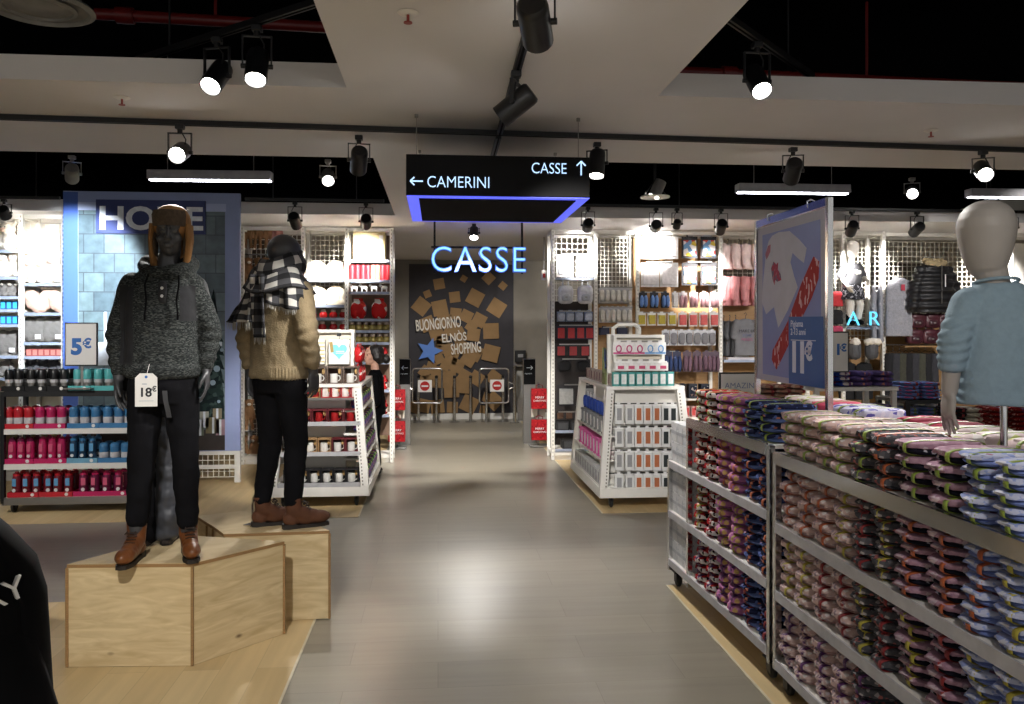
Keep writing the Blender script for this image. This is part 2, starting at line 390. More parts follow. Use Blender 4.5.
# added fill spots with no lamp heads, around the viewer and down the aisle
for k, (m_, aim, pw, sz) in enumerate((((-.9,1.2,2.97),(-1.3,4.3,.6),80,40), ((1.0,.6,2.97),(1.9,3.4,1.0),24,50), ((.4,-.9,2.97),(.4,-.3,0),120,85), ((.4,8.9,2.97),(.4,11.2,0),190,60), ((.35,11.6,2.97),(.35,14.6,.6),85,75), ((-4.3,5.0,2.97),(-3.4,7.9,.9),75,45), ((6.4,5.6,2.97),(5.2,9.8,1.2),160,60), ((2.9,3.4,2.97),(2.0,4.4,1.2),30,55))):
    li = bpy.data.lights.new('spot_light', 'SPOT'); li.energy = pw; li.spot_size = math.radians(sz); li.spot_blend = .7; li.color = (1,.965,.92); li.shadow_soft_size = .05
    lo = bpy.data.objects.new('spot_light', li); COL.objects.link(lo); lo.location = m_; lo.rotation_euler = (Vector(aim)-Vector(m_)).to_track_quat('-Z','Y').to_euler()
# ---------------------------------------------------------------- linear lamps
tubem = EM('led_tube', (.86,.88,1.0), 7); lamp_body = M('lamp_body', S(150,150,156), .5)
for (x0, x1, y, lb) in ((149,272,175,'white linear LED lamp hanging above the HOME panel'), (737,848,188,'white linear LED lamp hanging above the price poster'), (968,1090,193,'white linear LED lamp at the right edge behind the mannequin head')):
    A, B = W(x0,y,2.98), W(x1,y+1.5,2.98); Lh = (B-A).length/2; an = math.atan2(B.y-A.y, B.x-A.x)
    t = thing('linear_lamp', lb, 'lamp', (A+B)/2, an)
    MB().cb((0,0,0),(Lh*2,.12,.075)).obj('lamp_body', lamp_body, t, bevel=.006)
    MB().cb((0,0,-.041),(Lh*2-.02,.05,.010)).obj('diffuser', tubem, t)
    for s in (-1,1): MB().cone((s*Lh*.7,0,.037),(s*Lh*.7,0,1.02),.004,n=6).obj('suspension_wire', steel, t)
# ---------------------------------------------------------------- hanging direction sign
t = thing('hanging_direction_sign', 'black box sign hanging over the aisle reading CASSE and CAMERINI', 'sign', (.37,5.0,2.5))
g = S(5,5,6); sgm = M('sign_black', g, .6, spec=.15)
A = D(406,197,4.93); B = D(590,201,4.93); x0, x1 = A.x-.37, B.x-.37
X = Matrix.Translation((0,-.07,0))
MB().box(x0,x1,0,1.16,0,.245,0,X).obj('sign_box', sgm, t, bevel=.004)
blue = EM('blue_light_strip', S(84,94,236), .30); w = .075
MB().box(x0+.003,x1-.003,.003,w,-.006,-.001,0,X).box(x0+.003,x1-.003,1.157-w,1.157,-.006,-.001,0,X).box(x0+.003,x0+w,w,1.157-w,-.006,-.001,0,X).box(x1-w,x1-.003,w,1.157-w,-.006,-.001,0,X).obj('light_strip', blue, t)
MB().box(x0+w,x1-w,w,1.157-w,-.012,-.0005,0,X).obj('underside_panel', matblack, t)
lett = EM('sign_letters', S(178,212,255), .34)
def arrow(mb, cx, cz, L, dirn, w=.0075):
    Rm = Matrix.Translation((cx,-.074,cz)) @ Matrix.Rotation(-dirn,4,'Y')
    mb.cb((0,0,0),(L,.006,w),0,Rm)
    for s in (-1,1): mb.cb((-.5*L*.45,0,0),(L*.45,.006,w),0,Rm @ Matrix.Translation((L/2,0,0)) @ Matrix.Rotation(s*PI/4,4,'Y'))
ln = text('lettering', 'CAMERINI', .098, lett, t, (x0+.122,-.073,.048), ext=.003, off=-.0012, sx=.86)
text('lettering', 'CASSE', .094, lett, t, (x1-.362,-.073,.142), ext=.003, off=-.0012, sx=.84)
ar = MB(); arrow(ar, x0+.063,.083,.075,PI); arrow(ar, x1-.055,.177,.085,PI/2); ar.obj('arrow', lett, t)
for sx in (x0+.06,x1-.06):
    for yy in (.0,1.0): MB().cone((sx,yy,.245),(sx,yy,.499),.0025,n=6).lathe([(.001,0),(.012,0),(.012,-.02),(.001,-.022)],10,0,None,(sx,yy,.5)).obj('suspension_wire', steel, t)
# ---------------------------------------------------------------- CASSE neon
A = D(431,271.5,9.85); B = D(526,271.5,9.85); zt = D(431,246,9.85).z; H = zt-A.z
t = thing('neon_sign', 'blue lit CASSE letters hung on a black bar in front of the mural wall', 'sign', (A.x,9.85,A.z))
neon = EM('neon_blue', S(140,205,255), .36); neon_rim = EM('neon_rim', S(40,80,190), .22)
cap = .70
o = text('lettering', 'CASSE', H/.70, neon_rim, t, (0,0,0), ext=.03, off=.004, spacing=1.10)
wd = max(v.co.x for v in o.data.vertices)-min(v.co.x for v in o.data.vertices); k = (B.x-A.x)/wd
x_ = min(v.co.x for v in o.data.vertices)
for v in o.data.vertices: v.co.x = (v.co.x-x_)*k
o2 = text('tube_face', 'CASSE', H/.70, neon, o, (0,0,.033), rot=(0,0,0), ext=.004, off=-.006, spacing=1.10)
for v in o2.data.vertices: v.co.x = (v.co.x-x_)*k
Wd = B.x-A.x
fr = MB().box(-.0,Wd,.045,.065,H-.02,H+.005).box(.03,.055,.05,.07,-.02,3.0-A.z).box(Wd-.055,Wd-.03,.05,.07,-.02,3.0-A.z)
fr.obj('hanging_frame', black, t)
# ================================================================ FIGURES
def ring(z, cx, cy, rx, ry, n=28, e=.85):
    g = lambda v: math.copysign(abs(v)**e, v)
    return [(cx+rx*g(math.cos(2*PI*i/n)), cy+ry*g(math.sin(2*PI*i/n)), z) for i in range(n)]
def hand(mb, w, d, pn, td, s=1.0, curl=.5, voxel=True):
    """w wrist, d along the fingers, pn out of the palm, td towards the thumb"""
    w = Vector(w); d = Vector(d).normalized(); td = Vector(td); td = (td-d*td.dot(d)).normalized(); pn = Vector(pn); pn = (pn-d*pn.dot(d)-td*pn.dot(td)).normalized()
    X = Matrix(((td.x,pn.x,d.x,0),(td.y,pn.y,d.y,0),(td.z,pn.z,d.z,0),(0,0,0,1))); X = Matrix.Translation(w) @ X
    t = MB(); t.sell((0,0,.05*s), (.042*s,.017*s,.056*s), .8, n=16, k=8); t.sell((0,0,.005*s),(.027*s,.02*s,.03*s), n=12, k=6)
    for i, (L, o) in enumerate(((.072,.034),(.082,.0115),(.077,-.0115),(.06,-.034))):
        p = Vector((o,0,.09-.006*abs(i-1.2)))*s; a = .12+.05*i; sp = (1.5-i)*.05; pts = [p - Vector((0,0,.02*s)), p]
        for k, fr in enumerate((.45,.32,.23)):
            a += curl*(.35 if k == 0 else .5); p = p + Vector((sp, math.sin(a), math.cos(a)))*L*fr*s; pts.append(p)
        t.limb(pts, [.0095*s,.0092*s,.0087*s,.0080*s,.0068*s], n=8)
    t.limb([Vector((.02,.004,.018))*s, Vector((.045,.012,.04))*s, Vector((.056,.024,.068))*s, Vector((.055,.034,.092))*s], [.013*s,.0115*s,.0098*s,.0078*s], n=8)
    mb.add(t.v, t.f, 0, X)
def head(mb, c, f=(0,-1,0), s=1.0, face=True, tilt=0):
    f = Vector(f); f.z = 0; f.normalize(); sd = Vector((-f.y,f.x,0))
    X = Matrix(((sd.x,-f.x,0,c[0]),(sd.y,-f.y,0,c[1]),(0,0,1,c[2]),(0,0,0,1))) @ Matrix.Rotation(tilt,4,'X')
    t = MB(); t.sell((0,.012*s,.03*s),(.076*s,.096*s,.092*s), n=24, k=14); t.sell((0,-.022*s,-.04*s),(.058*s,.068*s,.078*s), n=20, k=12); t.sell((0,-.05*s,-.092*s),(.03*s,.03*s,.022*s), n=14, k=8)
    if face:
        t.limb([Vector((0,-.092,.012))*s, Vector((0,-.108,-.03))*s],[.010*s,.0145*s], n=10)
        for q in (-1,1):
            t.sell((q*.013*s,-.098*s,-.034*s),(.009*s,.01*s,.008*s), n=8, k=6)
            t.limb([Vector((q*.014,-.085,.026))*s, Vector((q*.05,-.07,.026))*s],[.010*s,.009*s], n=8)
            t.sell((q*.031*s,-.076*s,.004*s),(.016*s,.011*s,.008*s), n=10, k=6)
            t.sell((q*.078*s,.012*s,-.012*s),(.009*s,.02*s,.033*s), n=10, k=8)
            t.sell((q*.042*s,-.055*s,-.035*s),(.022*s,.02*s,.022*s), n=10, k=6)
        t.sell((0,-.088*s,-.063*s),(.025*s,.011*s,.0065*s), n=12, k=6); t.sell((0,-.085*s,-.075*s),(.022*s,.012*s,.0075*s), n=12, k=6)
    mb.add(t.v, t.f, 0, X)
def torso(mb, rings, **k): mb.loft([ring(*r) for r in rings], **k)
def wrinkle(a, sc, seed=0, fold=0, fq=40):
    def f(co, n):
        v = a*noise.noise(co*sc+Vector((seed,0,0))) + .4*a*noise.noise(co*sc*2.7+Vector((0,seed,0)))
        if fold: v += fold*math.sin(co.z*fq+4*noise.noise(co*5))
        return v
    return f
def boot_meshes(leather, sole_m, lace_m, tall=.17, nm='boot'):
    u = MB(); u.sell((0,-.115,.052),(.048,.075,.040), n=18, k=10); u.sell((0,-.05,.06),(.043,.09,.048), n=18, k=10); u.sell((0,.045,.055),(.04,.052,.048), n=18, k=10)
    u.limb([(0,-.03,.075),(0,.03,.10)], [.046,.047], n=18); u.cone((0,.03,.10),(0,.035,tall),.047,.052,18)
    up = fuse(u, .006, leather, 3, wrinkle(.003, 22, 3), nm)
    so = MB(); P_ = [(.0,-.19),(.03,-.18),(.047,-.14),(.048,-.09),(.038,-.03),(.036,.04),(.038,.075),(.022,.1)]
    P_ = [(x*.9,y*.97) for x,y in P_]; P_ = P_ + [(-x,y) for x,y in P_[::-1] if x > 0]
    so.prism(P_, 0, .014).prism([(x*.98,(y if y > .02 else .02)) for x,y in P_ if y > -.05], 0, .028).prism([(x*.94,y*.97) for x,y in P_], .013, .02)
    so = so.mesh('sole', sole_m)
    la = MB()
    for i in range(6):
        z = .075+i*.014+ (0 if tall > .15 else 0); y = -.085+i*.012
        la.tube([(-.024,y+.006,z-.002),(-.012,y-.008,z+.004),(0,y-.012,z+.004),(.012,y-.008,z+.004),(.024,y+.006,z-.002)], .0032, 6)
    la.tube([(-.02,-.035,.155),(-.03,-.05,.145),(-.012,-.045,.15),(.012,-.045,.15),(.032,-.052,.142),(.02,-.035,.155)], .003, 6)
    return up, so, la.mesh('laces', lace_m)
def put_boot(ms, parent, x, y, rz, nm='boot', z=0):
    o = link(nm, ms[0], parent, (x+.035*math.sin(rz),y-.035*math.cos(rz),z), (0,0,rz)); link('sole', ms[1], o); link('laces', ms[2], o)
manq = M('mannequin_charcoal', S(62,62,64), .38, var=.04)
manq_w = M('mannequin_ivory', S(216,210,202), .5, var=.03, spec=.3)
denim_k = M('black_denim', S(17,17,20), .9, var=.35, scale=5, bump=.2, bscale=300, spec=.1)
tan_leather = M('tan_leather', S(112,66,34), .35, var=.3, scale=9); brown_suede = M('brown_suede', S(88,52,30), .8, var=.2)
sole_m = M('boot_sole', S(34,27,22), .6); lace_m = M('laces', S(44,30,22), .8)
# ---------------------------------------------------------------- plinths
def plinth(poly, h, label, rings=True):
    c = Vector((sum(p[0] for p in poly)/len(poly), sum(p[1] for p in poly)/len(poly), 0)); q = [(p[0]-c.x, p[1]-c.y) for p in poly]
    t = thing('display_plinth', label, 'plinth', (c.x,c.y,.0052)); h -= .0052
    n = len(q); e = .018
    def inset(d):
        out = []
        for i in range(n):
            a, b, cc = Vector(q[i-1]), Vector(q[i]), Vector(q[(i+1)%n]); d1 = (b-a).normalized(); d2 = (cc-b).normalized()
            n1 = Vector((-d1.y,d1.x)); n2 = Vector((-d2.y,d2.x)); k = d/(1+n1.dot(n2)); out.append(tuple(b+(n1+n2)*k))
        return out
    i1 = inset(.0015)
    MB().prism(i1, 0, h-e).obj('side_panels', ply, t, smooth=False)
    MB().prism(q, h-e+.001, h).obj('top_panel', ply, t, smooth=False)
    ed = MB(); i2 = inset(-.0008); i3 = inset(.0025)
    ed.loft([[(x,y,h-e) for x,y in i2], [(x,y,h-.0012) for x,y in i2], [(x,y,h-.0012) for x,y in i3], [(x,y,h-e) for x,y in i3]], caps=False)
    for p in q: ed.cb((p[0],p[1],(h-e)/2),(.013,.013,h-e))
    ed.obj('plywood_edge', ply_edge, t, smooth=False)
    return t
plinth([(-1.852,4.295),(-1.232,4.256),(-.852,4.655),(-1.50,4.86)], .52, 'large birch plywood display plinth nearest the viewer under the hatted mannequin')
p2 = [W(224,534,.52), W(329.5,530.5,.52), W(293,515,.52)+Vector((0,0,0)), W(240,511,.52), W(197,516,.52), W(207,522.5,.52), W(213,526,.52)]
plinth([(v.x,v.y) for v in p2], .52, 'smaller birch plywood plinth behind, under the mannequin with the plaid scarf')
# ---------------------------------------------------------------- hatted mannequin
heather = PR('heather_charcoal_knit', [(0,S(40,42,42)),(.3,S(54,57,56)),(.55,S(30,32,33)),(.8,S(74,77,75))], 190, .95, (.45,1,1.5))
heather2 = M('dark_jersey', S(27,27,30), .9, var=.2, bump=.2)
B1 = W(163,557,.52); t = thing('mannequin', 'charcoal mannequin in a hooded sweater and tan trapper hat on the near plinth', 'mannequin', (B1.x,B1.y,.52), .10)
man1 = t; t.scale = (.95,1,1); HO = .042
b = MB(); head(b, (HO,-.02,1.675), (.10,-1,0), 1.02)
b.limb([(.01,.012,1.44),(HO,.0,1.60)],[.062,.052]); torso(b, [(.88,0,0,.15,.1),(1.0,0,0,.145,.1),(1.15,0,0,.14,.1),(1.32,0,0,.17,.11),(1.42,0,.01,.16,.085),(1.48,0,.01,.07,.06)])
for s, el, wr in ((-1,(-.238,.01,1.16),(-.222,-.01,.93)),(1,(.246,.01,1.17),(.228,-.01,.97))):
    b.limb([(s*.175,.01,1.40),el,wr],[.055,.042,.029])
    hand(b, wr, (s*.02,-.06,-1), (-s*1,.15,0), (.1*s,-1,0), 1.02, .38)
L1 = [((-.08,0,.9),(-.105,-.01,.50),(-.135,-.01,.12)),((.085,0,.9),(.115,-.01,.52),(.125,.03,.12))]
for l in L1: b.limb(l,[.085,.058,.042])
link('body', fuse(b, .0055, manq, 3), t)
g = MB(); torso(g, [(.925,0,0,.178,.125),(.945,0,0,.20,.14),(.985,0,-.002,.205,.145),(1.0,0,0,.196,.135),(1.10,0,0,.188,.132),(1.25,0,-.005,.19,.135),(1.36,0,0,.19,.125),(1.43,0,.005,.165,.105),(1.49,0,.01,.10,.085)])
for s, el, wr in ((-1,(-.24,.01,1.16),(-.224,-.01,.985)),(1,(.248,.01,1.17),(.23,-.01,1.01))): g.limb([(s*.15,.005,1.40),el,wr],[.074,.057,.046], n=18)
hd = [(.02+.125*math.cos(a)*(1 if math.sin(a) > 0 else .92), .02+.105*math.sin(a), 1.492+.04*math.sin(a)+.012) for a in [2*PI*i/20 for i in range(21)]]
g.tube(hd[13:20]+hd[0:11]+hd[11:13], [.030+.014*(1 if 2 < i < 17 else .3) for i in range(20)], 12)
g.sell((0,.105,1.46),(.11,.06,.085), n=18, k=10)
def wr1(co, n): return .005*noise.noise(co*9)+.003*noise.noise(co*26)+(.0045*math.sin(co.z*95+5*noise.noise(co*6)) if abs(co.x) > .2 and co.z < 1.2 else 0)
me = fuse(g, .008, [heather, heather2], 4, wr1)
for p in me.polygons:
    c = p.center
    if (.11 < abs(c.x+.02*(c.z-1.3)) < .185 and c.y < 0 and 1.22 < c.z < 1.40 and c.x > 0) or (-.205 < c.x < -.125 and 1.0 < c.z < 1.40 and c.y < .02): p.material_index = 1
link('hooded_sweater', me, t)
pk = MB().sell((.028,-.135,1.365),(.022,.012,.055),.5,n=14,k=8); pk.obj('placket', heather2, t)
for z in (1.385,1.345): MB().lathe([(.001,.003),(.007,.003),(.008,0),(.001,-.003)],12,0,Matrix.Translation((.028,-.148,z)) @ Matrix.Rotation(PI/2,4,'X')).obj('button', M('pale_button', S(190,186,180), .3), t)
for s in (-1,1): MB().tube([(.025+s*.075,-.085,1.47),(.025+s*.085,-.135,1.40),(.025+s*.075,-.148,1.32),(.025+s*.082,-.148,1.25)],.005,6).cone((.025+s*.082,-.148,1.25),(.025+s*.082,-.148,1.225),.007,.005,8).obj('drawstring', matblack, t)
tr = MB(); torso(tr, [(.80,0,0,.165,.115),(.9,0,0,.178,.125),(.96,0,0,.168,.118)]);
tr.limb([(-.085,0,.86),(-.105,-.015,.50),(-.13,-.005,.20)],[.098,.072,.056], n=20); tr.limb([(.09,0,.86),(.118,-.015,.52),(.123,.02,.18)],[.098,.072,.056], n=20)
link('trousers', fuse(tr, .008, denim_k, 4, wrinkle(.006, 11, 1, .0012, 60)), t)
MB().loft([[(.028+dx,y,z),(.052+dx,y,z),(.052+dx,y+.004,z),(.028+dx,y+.004,z)] for dx,y,z in ((0,-.142,.87),(.006,-.146,.82),(.018,-.142,.76),(.022,-.14,.735))]).obj('belt_strap', M('strap_grey', S(40,40,43), .6), t)
bm_ = boot_meshes(tan_leather, sole_m, lace_m, .20)
put_boot(bm_, t, -.133,-.0,-.12); put_boot(bm_, t, .122,.045,.30)
tan = M('tan_suede_hat', S(132,92,48), .85, var=.15, bump=.2); furm = M('brown_hat_fur', S(74,60,46), .95, var=.3, scale=60, bump=.6, bscale=160)
hz = 1.70
cr = MB(); cr.sell((.004+HO,.012,hz+.028),(.096,.112,.098), .9, n=24, k=14); cr.sell((.006+HO,.075,hz-.06),(.085,.05,.10), n=18, k=10)
link('hat_crown', fuse(cr, .008, tan, 3, wrinkle(.003,18,5)), t)
ff = MB(); ff.loft([[(r*math.sin(a)*1.0+.004+HO, -r*1.13*math.cos(a)+.0, z) for (r,z) in ((.088,hz+.004),(.103,hz+.006),(.108,hz+.062),(.100,hz+.086),(.088,hz+.076))] for a in [-.95+1.9*i/14 for i in range(15)]])
ff.obj('hat_front_flap', furm, t)
for s in (-1,1):
    ef = MB(); ef.loft([ring(z, s*cx+HO, cy, .018, ry, 14) for z, cx, cy, ry in ((hz+.02,.09,.01,.07),(hz-.06,.096,.0,.06),(hz-.13,.09,-.012,.045),(hz-.185,.082,-.022,.026),(hz-.195,.08,-.024,.01))])
    o = ef.obj('hat_ear_flap', tan, t)
    MB().sell((s*.078+HO,-.012,hz-.09),(.012,.045,.085),n=12,k=8).obj('fur_lining', furm, o)
# price tag hanging on the trousers
tg = thing('price_tag', 'white price tag reading 18 euro hanging on the black trousers', 'price tag', (B1.x-.025,B1.y-.172,.52+.795), .06)
tw, th = .105, .165; pl = [(-tw/2,0),(tw/2,0),(tw/2,th-.022),(tw/2-.022,th),(-tw/2+.022,th),(-tw/2,th-.022)]
Xt = Matrix(((1,0,0,0),(0,0,1,0),(0,1,0,0),(0,0,0,1)))
paper = M('white_card', S(226,224,220), .6, var=.02); price_k = M('print_black', S(22,24,30), .6); price_b = M('print_blue', S(44,104,178), .6); price_lb = M('print_grey', S(150,160,175), .6)
MB().prism(pl, -.001, .001, 0, Xt).obj('tag_card', paper, tg, smooth=False)
text('price_lettering', '18', .062, price_k, tg, (-.035,-.0013,.05), ext=.0006, off=.0016)
text('price_lettering', '€', .036, price_k, tg, (.026,-.0013,.075), ext=.0006, off=.001)
MB().cb((-.008,-.0013,.112),(.022,.0008,.004)).cb((0,-.0013,.028),(.07,.0008,.002)).obj('small_print', price_lb, tg)
MB().cone((0,-.0022,th-.018),(0,.0022,th-.018),.007,n=16).obj('eyelet', price_b, tg)
MB().tube([(0,.0,th-.016),(.004,.02,th+.02),(.006,.04,th+.05)],.0012,5).obj('tag_string', paper, tg)
# ---------------------------------------------------------------- mannequin standing behind it, seen between the legs
t = thing('mannequin', 'dark mannequin hidden behind the hatted one, its grey trouser leg showing between the legs', 'mannequin', (-1.535,4.655,.525), PI+.1); t.scale = (.92,.92,.92)
b = MB(); head(b, (0,-.02,1.60), s=.95); b.limb([(0,.012,1.40),(0,0,1.55)],[.055,.048]); torso(b, [(.88,0,0,.14,.1),(1.15,0,0,.13,.1),(1.32,0,0,.15,.1),(1.40,0,.01,.14,.08),(1.45,0,.01,.06,.055)])
for s in (-1,1):
    b.limb([(s*.15,.01,1.35),(s*.19,.02,1.12),(s*.19,-.02,.92)],[.05,.04,.028]); hand(b, (s*.19,-.02,.92), (0,-.05,-1), (-s,0,0), (0,-1,.1), .95, .6); b.limb([(s*.07,0,.88),(s*.075,0,.5),(s*.075,0,.1)],[.08,.055,.04])
link('body', fuse(b, .006, manq, 3), t)
g = MB(); torso(g, [(.9,0,0,.16,.115),(1.1,0,0,.16,.115),(1.3,0,0,.17,.12),(1.38,0,.005,.15,.095),(1.43,0,.01,.075,.07)])
for s in (-1,1): g.limb([(s*.14,.005,1.34),(s*.19,.02,1.12),(s*.19,-.015,.95)],[.068,.055,.045])
link('jacket', fuse(g, .01, matblack, 4, wrinkle(.006,12,8)), t)
coat = M('coated_grey_denim', S(58,60,66), .4, var=.25, scale=6)
tr = MB(); torso(tr, [(.80,0,0,.15,.105),(.94,0,0,.155,.11)])
for s in (-1,1): tr.limb([(s*.07,0,.85),(s*.065,-.01,.50),(s*.06,.0,.07)],[.09,.074,.072], n=18)
me = fuse(tr, .008, [coat, denim_k], 4, wrinkle(.010,11,2,.003,50))
for p in me.polygons: p.material_index = 1 if p.center.x > 0 else 0  # one pair of trousers: the unlit leg's shade is put into its colour
link('trousers', me, t)
bm3 = boot_meshes(M('black_leather', S(20,19,19), .5), sole_m, matblack, .12); put_boot(bm3, t, -.06,.0,0); put_boot(bm3, t, .06,.0,0)
# ---------------------------------------------------------------- scarf mannequin
beige = M('beige_knit', S(136,120,92), .92, var=.14, scale=26, bump=.4, bscale=120)
B2 = W(280,526,.52); ph = math.radians(146)
t = thing('mannequin', 'mannequin seen from behind in a beige sweater, plaid scarf and black jeans', 'mannequin', (B2.x,B2.y,.52), ph)
b = MB(); head(b, (.0,-.05,1.62), (-.42,-1,0), 1.08)
b.limb([(0,.012,1.44),(0,-.01,1.60)],[.062,.055]); torso(b, [(.88,0,0,.15,.1),(1.0,0,0,.145,.1),(1.15,0,0,.14,.1),(1.32,0,0,.17,.11),(1.42,0,.01,.16,.085),(1.48,0,.01,.07,.06)])
for s, el, wr in ((-1,(-.245,.03,1.14),(-.235,-.03,.93)),(1,(.235,.04,1.13),(.22,.02,.90))):
    b.limb([(s*.175,.01,1.40),el,wr],[.055,.042,.029]); hand(b, wr, (-s*.04,-.12,-1), (-s*1,0,0), (0,-1,.1), 1.02, .55)
L2 = [((-.085,0,.9),(-.10,-.02,.50),(-.105,.0,.12)),((.085,0,.9),(.095,-.01,.50),(.10,.045,.12))]
for l in L2: b.limb(l,[.085,.058,.042])
link('body', fuse(b, .0055, manq, 3), t)
g = MB(); torso(g, [(.885,0,0,.182,.135),(.90,0,0,.192,.142),(.95,0,0,.19,.14),(.965,0,0,.186,.135),(1.10,0,0,.182,.132),(1.25,0,-.005,.195,.135),(1.36,0,0,.205,.13),(1.43,0,.005,.175,.105),(1.50,0,.01,.085,.075)])
for s, el, wr in ((-1,(-.247,.03,1.14),(-.238,-.015,.99)),(1,(.237,.04,1.13),(.225,.02,.97))): g.limb([(s*.165,.005,1.395),el,wr],[.08,.064,.053], n=18)
def wr2(co, n):
    v = .006*noise.noise(co*8)+.003*noise.noise(co*24)
    if abs(co.x) > .19 and co.z < 1.25: v += .004*math.sin(co.z*90+5*noise.noise(co*6))
    if co.z < .952 and abs(co.x) < .2: v += .0035*math.sin(math.atan2(co.y, co.x)*60)
    return v
link('sweater', fuse(g, .0075, beige, 4, wr2), t)
tr = MB(); torso(tr, [(.80,0,0,.16,.11),(.9,0,0,.17,.12),(.95,0,0,.16,.115)])
for l in (((-.085,0,.86),(-.10,-.03,.50),(-.105,.0,.16)),((.085,0,.86),(.095,-.02,.50),(.10,.045,.16))): tr.limb(l,[.10,.07,.052], n=20)
link('jeans', fuse(tr, .008, denim_k, 4, wrinkle(.005,12,4,.001,60)), t)
bm2 = boot_meshes(brown_suede, sole_m, lace_m, .18, 'ankle_boot'); put_boot(bm2, t, -.105,.0,-.55,'ankle_boot'); put_boot(bm2, t, .10,.045,-.62,'ankle_boot')
MB().tube([(.165,.06,.006),(.165,.06,.12),(.165,.055,.16),(.13,.06,.20)],.007,8).cb((.165,.06,.004),(.06,.09,.008)).obj('support_rod', chrome, t)
def plaid():
    m, nt, b = nodes('plaid_wool'); b.inputs['Roughness'].default_value = .95
    v = coords(nt, (1,1,1), 'UV'); sp = nt.nodes.new('ShaderNodeSeparateXYZ'); nt.links.new(v, sp.inputs[0]); outs = []
    for ax in 'XY':
        a = nt.nodes.new('ShaderNodeMath'); a.operation = 'PINGPONG'; a.inputs[1].default_value = .5; nt.links.new(sp.outputs[ax], a.inputs[0])
        g_ = nt.nodes.new('ShaderNodeMath'); g_.operation = 'GREATER_THAN'; g_.inputs[1].default_value = .25; nt.links.new(a.outputs[0], g_.inputs[0]); outs.append(g_)
    ad = nt.nodes.new('ShaderNodeMath'); ad.operation = 'ADD'; nt.links.new(outs[0].outputs[0], ad.inputs[0]); nt.links.new(outs[1].outputs[0], ad.inputs[1])
    dv = nt.nodes.new('ShaderNodeMath'); dv.operation = 'DIVIDE'; dv.inputs[1].default_value = 2; nt.links.new(ad.outputs[0], dv.inputs[0])
    r = nt.nodes.new('ShaderNodeValToRGB'); r.color_ramp.interpolation = 'CONSTANT'; e = r.color_ramp.elements; e.new(.4)
    for i, (p, c) in enumerate(((0,S(24,24,27)),(.4,S(66,66,70)),(.9,S(196,194,188)))): e[i].position = p; e[i].color = (*c,1)
    nt.links.new(dv.outputs[0], r.inputs['Fac']); nt.links.new(r.outputs['Color'], b.inputs['Base Color']); return m
pla = plaid()
def cloth(name, fn, nu, nv, th, mat, parent, us=1, vs=1):
    """a thick sheet fn(u, v) with its own weave coordinates"""
    me = bpy.data.meshes.new(name); vv = [fn(i/nu, j/nv) for j in range(nv+1) for i in range(nu+1)]
    me.from_pydata([tuple(p) for p in vv], [], [(j*(nu+1)+i, j*(nu+1)+i+1, (j+1)*(nu+1)+i+1, (j+1)*(nu+1)+i) for j in range(nv) for i in range(nu)])
    uv = me.uv_layers.new(name='weave')
    for lp in me.loops:
        i, j = lp.vertex_index % (nu+1), lp.vertex_index//(nu+1); uv.data[lp.index].uv = (i/nu*us, j/nv*vs)
    me.materials.append(mat); me.shade_smooth(); o = link(name, me, parent)
    s = o.modifiers.new('thickness', 'SOLIDIFY'); s.thickness = th; s.offset = 0; return o
def fringe(fn, n, L, parent, down=(0,0,-1)):
    m = MB(); dd = Vector(down)
    for i in range(n):
        p = Vector(fn((i+.5)/n, 1)); q = p + dd*L*random.uniform(.7,1.1) + Vector((random.uniform(-.006,.006),random.uniform(-.006,.006),0)); m.cone(p + Vector((0,0,.004)), q, .0028, .0012, 5)
    m.obj('fringe', M('fringe_wool', S(160,158,152), .95), parent)
def wrap(u, v):
    a = 2*PI*u; r = .105+.035*math.sin(PI*v)+.012*noise.noise(Vector((3*math.cos(a),3*math.sin(a),v*3)))
    return (r*1.05*math.cos(a), .0+r*.95*math.sin(a), 1.60-.16*v+.018*math.sin(a*2+1)-.02*math.cos(a))
o = cloth('scarf', wrap, 48, 14, .014, pla, t, 7, 1.8)
def wrap2(u, v):
    a = 2*PI*u; r = .13+.075*v+.014*noise.noise(Vector((3*math.cos(a)+5,3*math.sin(a),v*2)))
    return (r*1.15*math.cos(a), r*.82*math.sin(a)+.01, 1.535-.13*v+.02*math.sin(a*3))
o = cloth('scarf', wrap2, 48, 12, .014, pla, t, 8, 2)
def drape1(u, v):   # over the left back shoulder
    x = .05+.19*u+.05*v*u; y = .13-.02*u+.03*v; return (x, y+.02*math.sin(u*13)*(.3+v)-.09*u*u*(1-v), 1.47-.06*u-.25*v*(1-.25*u)+.02*noise.noise(Vector((u*4,v*4,2))))
o = cloth('scarf_end', drape1, 26, 20, .012, pla, t, 3.2, 3.4); fringe(drape1, 40, .05, o)
def drape2(u, v):   # down the back
    return (-.03+.10*u-.01*v, .152+.018*math.sin(u*8+v*2)-.004*v, 1.50-.37*v+.0*u)
o = cloth('scarf_end', drape2, 12, 26, .012, pla, t, 1.6, 5); fringe(drape2, 18, .04, o)
def drape3(u, v):
    return (-.02-.20*u-.03*v*u, .125+.01*v-.07*u*u+.012*math.sin(u*11), 1.48-.05*u-.15*v+.015*noise.noise(Vector((u*4,v*4,9))))
o = cloth('scarf_end', drape3, 26, 14, .012, pla, t, 3.2, 2); fringe(drape3, 36, .03, o)
manq_g = M('mannequin_grey', S(148,142,136), .5, var=.03, spec=.3)
